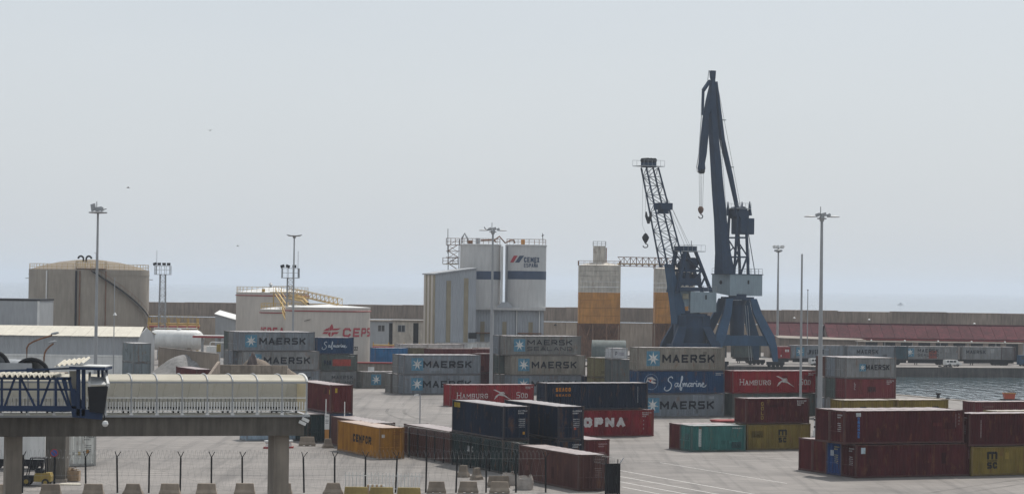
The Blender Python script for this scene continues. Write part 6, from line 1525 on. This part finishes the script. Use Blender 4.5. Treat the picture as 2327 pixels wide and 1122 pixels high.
# ------------------------------------------------------------------ foreground fence, barriers and bits
def helix(mb, a, b, r=.33, pitch=.32, w=.007, seg=14):
    a, b = Vector(a), Vector(b); d = (b-a); L_ = d.length; d.normalize(); s = Vector((-d.y, d.x, 0)); n = int(L_/pitch*seg); pts = []
    for i in range(n+1):
        th = 2*math.pi*i/seg; pts.append(a+d*(L_*i/n)+s*r*math.cos(th)+ZV*(r*math.sin(th)+.25+random.uniform(-.02,.02)))
    mb.path(pts, w, 3)
def fence(label, pts, n, h, mat_, arms=True, mesh=True):
    t = thing('wire_fence', label, 'fence', pts[0])
    o = pts[0]; L_ = (pts[1]-pts[0]); d = L_.normalized(); s = Vector((-d.y, d.x, 0))
    for i in range(n+1):
        p = L_*i/n; e = random.uniform(-.09,.09)
        mb = MB().tube(p, p+ZV*(h-.45)+d*e, .07, n=7)
        if arms: mb.bar(p+ZV*(h-.45)+d*e, p+ZV*h-d*.22+s*.1, .05).bar(p+ZV*(h-.45)+d*e, p+ZV*h+d*.22-s*.1, .05)
        part('post', mb, M[mat_], t)
    for z in (.15, h*.42, h-.5): part('line_wire', MB().tube(ZV*z, L_+ZV*z, .006, n=4, cap=False), M['wire'], t)
    hx = MB(); helix(hx, ZV*(h-.45), L_+ZV*(h-.45)); o_ = part('razor_wire', hx, M['wire'], t)
    if mesh:
        ms = MB(); k = int(L_.length/.5)
        for i in range(k):
            x = L_*(i/k)
            ms.tube(x+ZV*.15, x+L_/k*1.0+ZV*(h-.5), .004, n=3, cap=False); ms.tube(x+ZV*(h-.5), x+L_/k*1.0+ZV*.15, .004, n=3, cap=False)
        part('chain_link', ms, M['wire'], t)
    return t
fa, fb_ = P(-22, 183.5), P(1240, 190.5)
fence('long dark post fence with coiled razor wire crossing the bottom of the picture', [fa, fb_], 18, 3.15, 'postblack')
ga, gb_ = G(1403, 1123), G(930, 1037)
fence('razor wire fence running diagonally along the brown and green containers', [ga, gb_], 21, 2.75, 'postblack')
ha, hb3 = gb_+ (gb_-ga).normalized()*.3, G(770, 1012)
fence('short stretch of razor wire fence behind the orange container', [ha, hb3], 8, 2.75, 'wire', mesh=False)
# sheet gate post at the fence corner
g0 = G(1391, 1122.5)
t = thing('fence_gate', 'dark sheet metal gate leaf with leaning arm at the corner of the diagonal fence', 'gate', g0, AL)
part('sheet', corr(MB(), 1.15, .05, 2.35, lambda x, d, z: (x-.55, d, z), .2, .04), M['dark'], t)
part('frame', MB().bar((-.58,0,0),(-.58,0,2.4),.08).bar((.63,0,0),(.63,0,2.4),.08).bar((-.58,0,2.38),(.63,0,2.38),.07), M['postblack'], t); part('arm', MB().bar((.63,0,2.4),(.95,0,2.85),.06), M['steel'], t)
def barrier(p, rz, label, w=1.5, h=.9, m_='barrier', taper=.10, grp='concrete barriers along the fence'):
    t = thing('concrete_barrier', label, 'barrier', p, rz, grp); b = w/2
    e = taper
    part('block', MB().loft([[(-b,-.3,.1),(b,-.3,.1),(b,.3,.1),(-b,.3,.1)], [(-b+e*.15,-.3,.22),(b-e*.15,-.3,.22),(b-e*.15,.3,.22),(-b+e*.15,.3,.22)], [(-b+e*.6,-.16,.45),(b-e*.6,-.16,.45),(b-e*.6,.16,.45),(-b+e*.6,.16,.45)], [(-b+e,-.11,h-.03),(b-e,-.11,h-.03),(b-e,.11,h-.03),(-b+e,.11,h-.03)], [(-b+e+.03,-.08,h),(b-e-.03,-.08,h),(b-e-.03,.08,h),(-b+e+.03,.08,h)]]), M[m_], t)
    for s in (-1,0,1): part('foot', MB().box(s*b*.72-.2, s*b*.72+.2, -.3, .3, 0, .1), M[m_], t)
    return t
row = [(115,'under the no parking sign'),(212,'below the second fence post from the boarding bridge'),(302,'below the white container'),(386,'fourth along the fence from the picture edge'),(469,'fifth along the fence from the picture edge'),(556,'just left of the walkway pillar'),(640,'behind the walkway pillar'),(757,'beside the painted yellow barriers'),(8,'at the picture corner by the pillar')]
for px, lb in row:
    D = 180.5 + (px/1135)*8; tp = .32 if px in (302, 757) else .14
    barrier(P(px, D), random.uniform(-.04,.04), f'grey concrete barrier {lb}', 1.62, .92, taper=tp)
for px, D, lb, w, rz in ((992,188.5,'right after the yellow painted ones',1.5,0), (1064,189,'in front of the two tilted blocks',1.62,.03), (1135,189.2,'in front of the white bulk bags',1.62,-.03), (1133,195,'behind another one, next to the first bulk bag',1.9,.1), (698,241,'by the walkway end before the dark blue container',1.7,.1), (697,250,'farther back by the dark blue container',1.1,.2), (745,238.5,'at the foot of the signboard',.95,.4)):
    barrier(P(px, D), rz, f'grey concrete barrier {lb}', w, .92, taper=.16)
for px, py, rz, lb in ((1053,1083,-.5,'left of two short tilted concrete blocks before the dark green container'), (1083,1089,.9,'right of two short tilted concrete blocks before the dark green container')):
    barrier(G(px,py), rz, lb, 1.0, 1.0, taper=.18)
for px, w in ((809,1.9),(867,1.9),(929,1.9)):
    barrier(P(px,182.5), 0, {809:'yellow painted barrier, first of three before the white pickets',867:'yellow painted barrier, middle of three before the white pickets',929:'yellow painted barrier, last of three before the white pickets'}[px], w, .92, 'barrier_y', .1)
for px, lb in ((811,'first'),(870,'middle'),(929,'last')):
    t = thing('picket_panel', f'white picket barrier panel, {lb} of three behind the yellow barriers', 'barrier', P(px,187.5), 0, 'white picket panels')
    for k in range(7): part('slat', MB().box(-.93+.28*k, -.93+.28*k+.07, -.02, .02, .1, 1.62), M['white'], t)
    for z in (.35, 1.35): part('rail', MB().box(-.98,.98,.022,.05,z,z+.06), M['white'], t)
    for s in (-.7,.7): part('foot', MB().box(s-.05,s+.05,-.3,.3,0,.1), M['steel'], t)
t = thing('striped_barrier', 'small brown and white striped barrier behind the yellow ones', 'barrier', P(854,186.2))
for k in range(8): part('stripe', MB().box(-.68+.17*k, -.68+.17*(k+1)-.005, -.15, .15, .35, .78), M['wood' if k % 2 == 0 else 'white'], t)
part('base', MB().box(-.7,.7,-.25,.25,0,.347), M['wood'], t)
def bag(px, py, w, h, label, seed):
    rnd = random.Random(seed); t = thing('bulk_bag', label, 'bag', G(px,py), rnd.uniform(-.3,.3), 'white bulk bags by the fence'); rows = []
    n = 20
    mb = MB(); vs_ = []
    for j in range(8):
        k = j/7; z = h*k; bul = 1+.10*math.sin(math.pi*k)
        for i in range(n):
            a = 2*math.pi*i/n; sq = 1/max(abs(math.cos(a)),abs(math.sin(a)))**.75
            r = w/2*bul*sq*.95*(1+rnd.uniform(-.035,.035)); zz = z + (rnd.uniform(-.12,.12) if j == 7 else 0)
            vs_.append((r*math.cos(a), r*math.sin(a), max(0,zz)))
    mb.add(vs_, [(j*n+i, j*n+(i+1)%n, (j+1)*n+(i+1)%n, (j+1)*n+i) for j in range(7) for i in range(n)], True)
    part('bag_body', mb, M['bag'], t); part('filling', MB().lathe([(w*.55,h-.2),(w*.3,h-.12),(0,h-.08)],12), M['bagdirt'], t)
    for s in ((-1,-1),(1,1)): part('lifting_loop', MB().path([(s[0]*w*.4,s[1]*w*.4,h-.1),(s[0]*w*.36,s[1]*w*.36,h+.14),(s[0]*w*.25,s[1]*w*.42,h+.12),(s[0]*w*.2,s[1]*w*.45,h-.1)],.025,5), M['bag'], t)
bag(1191, 1111, 1.35, 1.0, 'open white bulk bag, the fuller and nearer of two by the fence', 4)
bag(1157, 1101, 1.1, .95, 'crumpled white bulk bag, tucked between the barrier and the fuller bag', 6)
# signs and poles
p = G(1654, 960); t = thing('flat_rack', 'low red steel flat rack lying beside the maroon container', 'flat rack', p, AL)
part('deck', MB().box(-1.2, 2.6, 0, 2.4, .12, .30), M['redpaint'], t)
for x in (-1.1, .6, 2.3): part('cross_member', MB().box(x, x+.2, .05, 2.35, 0, .117), M['redpaint'], t)
t = thing('sign_post', 'white board sign on an orange and white post at the walkway end', 'sign', P(742, 240))
zb4, zt4 = W(742,975,240).z, W(742,940,240).z
part('lower_post', MB().box(-.2,.22,-.06,.06,0,zb4), M['orange'], t); part('pole', MB().tube((-.12,.12,0),(-.12,.12,W(739,906,240).z),.05,n=8), M['white'], t); part('board', MB().box(-.22,.24,-.05,.03,zb4+.003,zt4), M['white'], t)
part('print', flat_mb(shift(text2d('EXIT'[:0]+'IIII', .3, .12, .03), -.14, zt4-.3) + [rect(-.16,.18,zt4-.6,zt4-.56), rect(-.16,.18,zt4-.75,zt4-.71), rect(-.16,.18,zt4-.9,zt4-.86)], lambda x, z, k: (x, -.056-k*.001, z)), M['dark'], t)
t = thing('marker_pole', 'thin white marker pole in front of the blue container', 'pole', P(782, 243)); part('pole', MB().tube((0,0,0),(0,0,W(782,912,243).z),.05,n=8), M['white'], t); part('foot', MB().lathe([(.25,0),(.2,.12),(0,.14)],10), M['concrete'], t)
t = thing('camera_pole', 'short grey pole with a surveillance camera on the open yard', 'camera pole', G(954,966)); zp = W(954,916,258).z
part('pole', MB().tube((0,0,0),(0,0,zp),.07,n=8), M['pole'], t); part('bracket', MB().bar((0,0,zp-.1),(-.35,0,zp-.1),.05), M['steel'], t); part('camera_head', MB().obox((-.45,0,zp-.05),(.25,0,.04),(0,.08,0),(0,0,.09)), M['white'], t)
t = thing('no_parking_sign', 'round blue and red no parking sign on a dark post near the forklift', 'sign', P(122, 182)); zs = W(122,1028,182).z
part('post', MB().tube((0,0,0),(0,0,zs+.25),.045,n=8), M['postblack'], t)
disc = lambda r, y: MB().tube((0,y,zs),(0,y-.012,zs),r,n=24)
part('red_disc', disc(.30,-.05), M['redpaint'], t); part('blue_disc', disc(.23,-.064), mat('sign_blue_paint',(0.03,0.08,0.28),.4,.05), t); part('red_slash', MB().bar((-.17,-.082,zs+.17),(.17,-.082,zs-.17),.05,.012,up=Vector((0,1,0))), M['redpaint'], t)
# red and white road cones-like bases
for px, py, lb in ((608,1018,'red and white low post base left of the walkway pillar'),(658,1017,'red and white low post base right of the walkway pillar')):
    t = thing('post_base', lb, 'post base', G(px,py), 0, 'red and white post bases')
    part('plate', MB().box(-.38,.38,-.38,.38,0,.16), M['redpaint'], t); part('stem', MB().lathe([(.22,.163),(.16,.5),(.34,.62),(.34,.78),(0,.8)],12), M['white'], t)
# wall blocks, forklift, debris under the walkway
t = thing('concrete_pier', 'dark brown concrete pier behind the no parking sign', 'pier', P(125, 194)); zt5 = zbm+.6
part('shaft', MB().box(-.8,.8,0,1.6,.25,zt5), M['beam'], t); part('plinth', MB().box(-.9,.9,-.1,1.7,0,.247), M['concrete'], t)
t = thing('white_trailer', 'dirty white box trailer body standing behind the forklift', 'trailer', P(-30, 206))
part('body', corr(MB(), 4.9, .9, 4.3, lambda x, d, z: (x, d*.4, z), .6, .03), M['white'], t); part('box_shell', MB().box(0,4.9,.06,2.4,.9,4.3), M['white'], t); part('skirt', MB().box(.1,4.8,.1,.3,.3,.897), M['dark'], t)
for x in (.8, 2.0, 3.9): part('wheel', MB().tube((x,.15,.5),(x,.5,.5),.5,n=16), M['rubber'], t)
t = thing('forklift', 'yellow forklift with black mast and overhead guard under the walkway', 'forklift', P(84, 190.5)); 
part('counterweight_body', MB().loft([[(-.15,-.55,.35),(1.15,-.55,.35),(1.15,.55,.35),(-.15,.55,.35)],[(-.15,-.55,.75),(1.2,-.55,.75),(1.2,.55,.75),(-.15,.55,.75)],[(-.1,-.52,1.0),(1.1,-.52,1.05),(1.1,.52,1.05),(-.1,.52,1.0)]]), M['yellow2'], t)
part('engine_cover', MB().box(-.1,.6,-.45,.45,1.05,1.25), M['dark'], t); part('seat', MB().box(-.05,.4,-.28,.28,1.25,1.38).box(.32,.45,-.28,.28,1.38,1.85), M['dark'], t)
part('front_chassis', MB().box(-1.0,-.16,-.5,.5,.35,.8), M['dark'], t)
for y in (-.5,.5):
    part('guard_post', MB().bar((-.75,y*.95,.8),(-.45,y*.95,2.15),.07).bar((.75,y*.95,1.05),(.68,y*.95,2.15),.08), M['dark'], t)
part('overhead_guard', MB().box(-.5,.75,-.52,.52,2.15,2.22), M['dark'], t)
for y in (-.32,.32): part('mast_rail', MB().box(-1.25,-1.1,y-.07,y+.07,.1,2.4), M['dark'], t)
part('mast_crosshead', MB().box(-1.26,-1.09,-.24,.24,2.15,2.35), M['dark'], t); part('carriage', MB().box(-1.34,-1.27,-.5,.5,.2,.75), M['dark'], t)
for y in (-.35,.35): part('fork', MB().box(-2.3,-1.35,y-.06,y+.06,.06,.11), M['dark'], t)
for x, r in ((-.75,.36),(.75,.3)):
    for y in (-.56,.38):
        w = part('wheel', MB().tube((x,y,r),(x,y+.18,r),r,n=18), M['rubber'], t); part('hub', MB().tube((x,y-.012,r),(x,y-.002,r),r*.5,n=12), M['yellow2'], w)
part('steering_wheel', MB().lathe([(.16,0),(.19,.02),(.16,.04)],14,(-.42,0,1.45)), M['dark'], t)
t = thing('debris_crate', 'wooden crate heaped with splintered timber under the walkway', 'crate', G(163,1092)); 
for k in range(4): part('plank', MB().box(-.62,.62,-.45,-.42,.05+.2*k,.05+.2*k+.18), M['wood'], t)
for s in (-.62,.62): part('side_board', MB().box(s-.015,s+.015,-.42,.45,.03,.82), M['wood'], t)
part('back_board', MB().box(-.6,.6,.42,.45,.03,.82), M['wood'], t); part('bottom_board', MB().box(-.6,.6,-.4,.4,.03,.06), M['wood'], t)
for k in range(14):
    a = random.uniform(0,3.14); p = Vector((random.uniform(-.35,.35), random.uniform(-.25,.25), random.uniform(.75,1.05))); d = Vector((math.cos(a)*.4, math.sin(a)*.15, random.uniform(-.08,.2)))
    part('splinter', MB().bar(p-d, p+d, .09, .04), M['wood'], t)
single('pallet_sheet', MB().hexa([(-.9,-.35,0),(.9,-.35,0),(.7,.35,0),(-.7,.35,0),(-.9,-.35,.09),(.9,-.35,.09),(.7,.35,.12),(-.7,.35,.12)]), M['cream'], 'flat pale board lying in front of the debris crate', 'board', G(160,1101))

# ------------------------------------------------------------------ quay edge things, vehicles, birds, boat
for px, py, lb in ((2132,905,'black mooring bollard on the near quay edge, taller of the two'),(2154,907,'black mooring bollard stub on the near quay edge beside the taller one')):
    p = G(px,py); single('mooring_bollard', MB().lathe([(.42,0),(.42,.06),(.24,.12),(.22,.55),(.42,.72),(.4,.84),(0,.9)] if px == 2132 else [(.4,0),(.3,.2),(.2,.3),(0,.32)], 16), M['dark'], lb, 'bollard', p+ZV*.005, 0, 'mooring bollards')
p = G(2293, 908.5); t = thing('orange_skip', 'small orange red tapered skip on the near quay', 'skip', p)
part('tub', MB().loft([[(-.72,-.5,.2),(.72,-.5,.2),(.72,.5,.2),(-.72,.5,.2)],[(-.88,-.62,1.05),(.88,-.62,1.05),(.88,.62,1.05),(-.88,.62,1.05)]]), mat('orange_red_paint',(0.50,0.085,0.035),.5,.1), t); part('rim', MB().box(-.93,.93,-.67,-.6,.98,1.1).box(-.93,.93,.6,.67,.98,1.1), M['orange'], t); part('skid', MB().box(-1.3,1.6,-.5,-.3,0,.19).box(-1.3,1.6,.3,.5,0,.19), M['dark'], t)
p = onquay(2146, 1.0); t = thing('fender_frame', 'dark fender frame with ladder and white plank on the far quay edge', 'fender', p, QA)
part('frame', MB().box(-1.3,1.3,-1.35,-1.15,-.2,.25).box(-1.3,-1.1,-1.1,.2,.11,.4).box(1.1,1.3,-1.1,.2,.11,.4).box(-.1,.1,-1.1,.2,.11,.4), M['dark'], t); part('plank', MB().box(-.2,1.5,-1.55,-1.37,-.9,-.7), M['white'], t); part('ladder', MB().bar((-.35,-1.3,-2),(-.35,-1.3,.3),.08).bar((.1,-1.3,-2),(.1,-1.3,.3),.08), M['dark'], t)
def van(px, label, cpaint, L_=4.6, H_=1.9, back=9):
    p = onquay(px, back); t = thing('parked_van', label, 'van', p, QA)
    part('body', MB().prism([(0,0,.35),(L_,0,.35),(L_,0,H_*.55),(L_*.86,0,H_*.62),(L_*.72,0,H_),(0.05,0,H_),(0,0,H_*.6)], (0,1.8,0)), M[cpaint], t)
    for x0, x1 in ((.25,.9),(1.05,2.0),(2.15,2.95)): part('window', MB().box(x0*L_/4.6,x1*L_/4.6,-.012,-.003,H_*.62,H_*.92), M['cabglass'], t)
    for x in (.85, L_-.9):
        for y in (.02, 1.6): part('wheel', MB().tube((x,y-.02,.33),(x,y+.2,.33),.33,n=14), M['rubber'], t)
van(2150, 'low white van parked on the far quay behind the fender frame', 'white', 3.6, 1.4); van(1843, 'small white car parked on the far quay between the masts', 'white', 3.6, 1.45)
van(2318, 'dark blue vehicle at the end of the far quay row', 'crane2', 4.8, 2.4, 14)
def gull(px, py, D, label, s, tilt):
    p = W(px, py, D); t = thing('gull', label, 'bird', p, tilt)
    mb = MB(); mb.path([(-.32,0,0),(-.2,0,.02),(0,0,.03),(.2,0,.03),(.3,0,.04),(.38,0,.03)], [.01,.06,.085,.07,.05,.01], 8)
    for s2 in (-1,1): mb.add([(-.1,0,.05),(.13,0,.05),(.06,s2*.35,.22),(-.1,s2*.33,.2),(-.12,s2*.75,.12),(-.06,s2*.4,.24)], [(0,1,2,3),(3,2,5,4)])
    mb.add([(-.3,0,.02),(-.48,.08,.02),(-.48,-.08,.02)], [(0,1,2)])
    o = part('body', mb, M['gull'], t); o.scale = (s,s,s)
gull(477, 297, 380, 'gull flying highest over the fuel tanks', .8, 1.2); gull(291, 427, 380, 'gull flying over the concrete tank', .8, .4); gull(540, 559, 420, 'gull gliding low beside the thin lamp mast', .7, .1)
p = G(2046, 692.5, -2); t = thing('boat', 'small white boat far out on the sea beyond the breakwater', 'boat', (p.x, p.y, -2))
part('hull', MB().loft([[(-3.4,-1,.0),(3.2,-1,.0),(3.2,1,.0),(-3.4,1,.0)],[(-3.8,-1.3,1.0),(4.6,-.3,1.3),(4.6,.3,1.3),(-3.8,1.3,1.0)]]), M['white'], t); part('wheelhouse', MB().box(-1,1.2,-.8,.8,1.1,2.7), M['white'], t); part('windscreen', MB().box(-.8,1.0,-.82,-.805,1.8,2.4), M['cabglass'], t)

# ------------------------------------------------------------------ summer haze over the harbour and the sea
hz = MB().box(-9300, 9300, -70, 16300, -5, 66)
hm = bpy.data.materials.new('haze_air'); hm.use_nodes = True
N, L = hm.node_tree.nodes, hm.node_tree.links; N.remove(N['Principled BSDF'])
pv = N.new('ShaderNodeVolumePrincipled'); pv.inputs['Color'].default_value = (0.84,0.91,1.0,1); pv.inputs['Density'].default_value = 0.00012; pv.inputs['Anisotropy'].default_value = 0.35
L.new(pv.outputs[0], N['Material Output'].inputs['Volume'])
o = struct('haze', hz, hm, 'stuff'); o.display_type = 'WIRE'
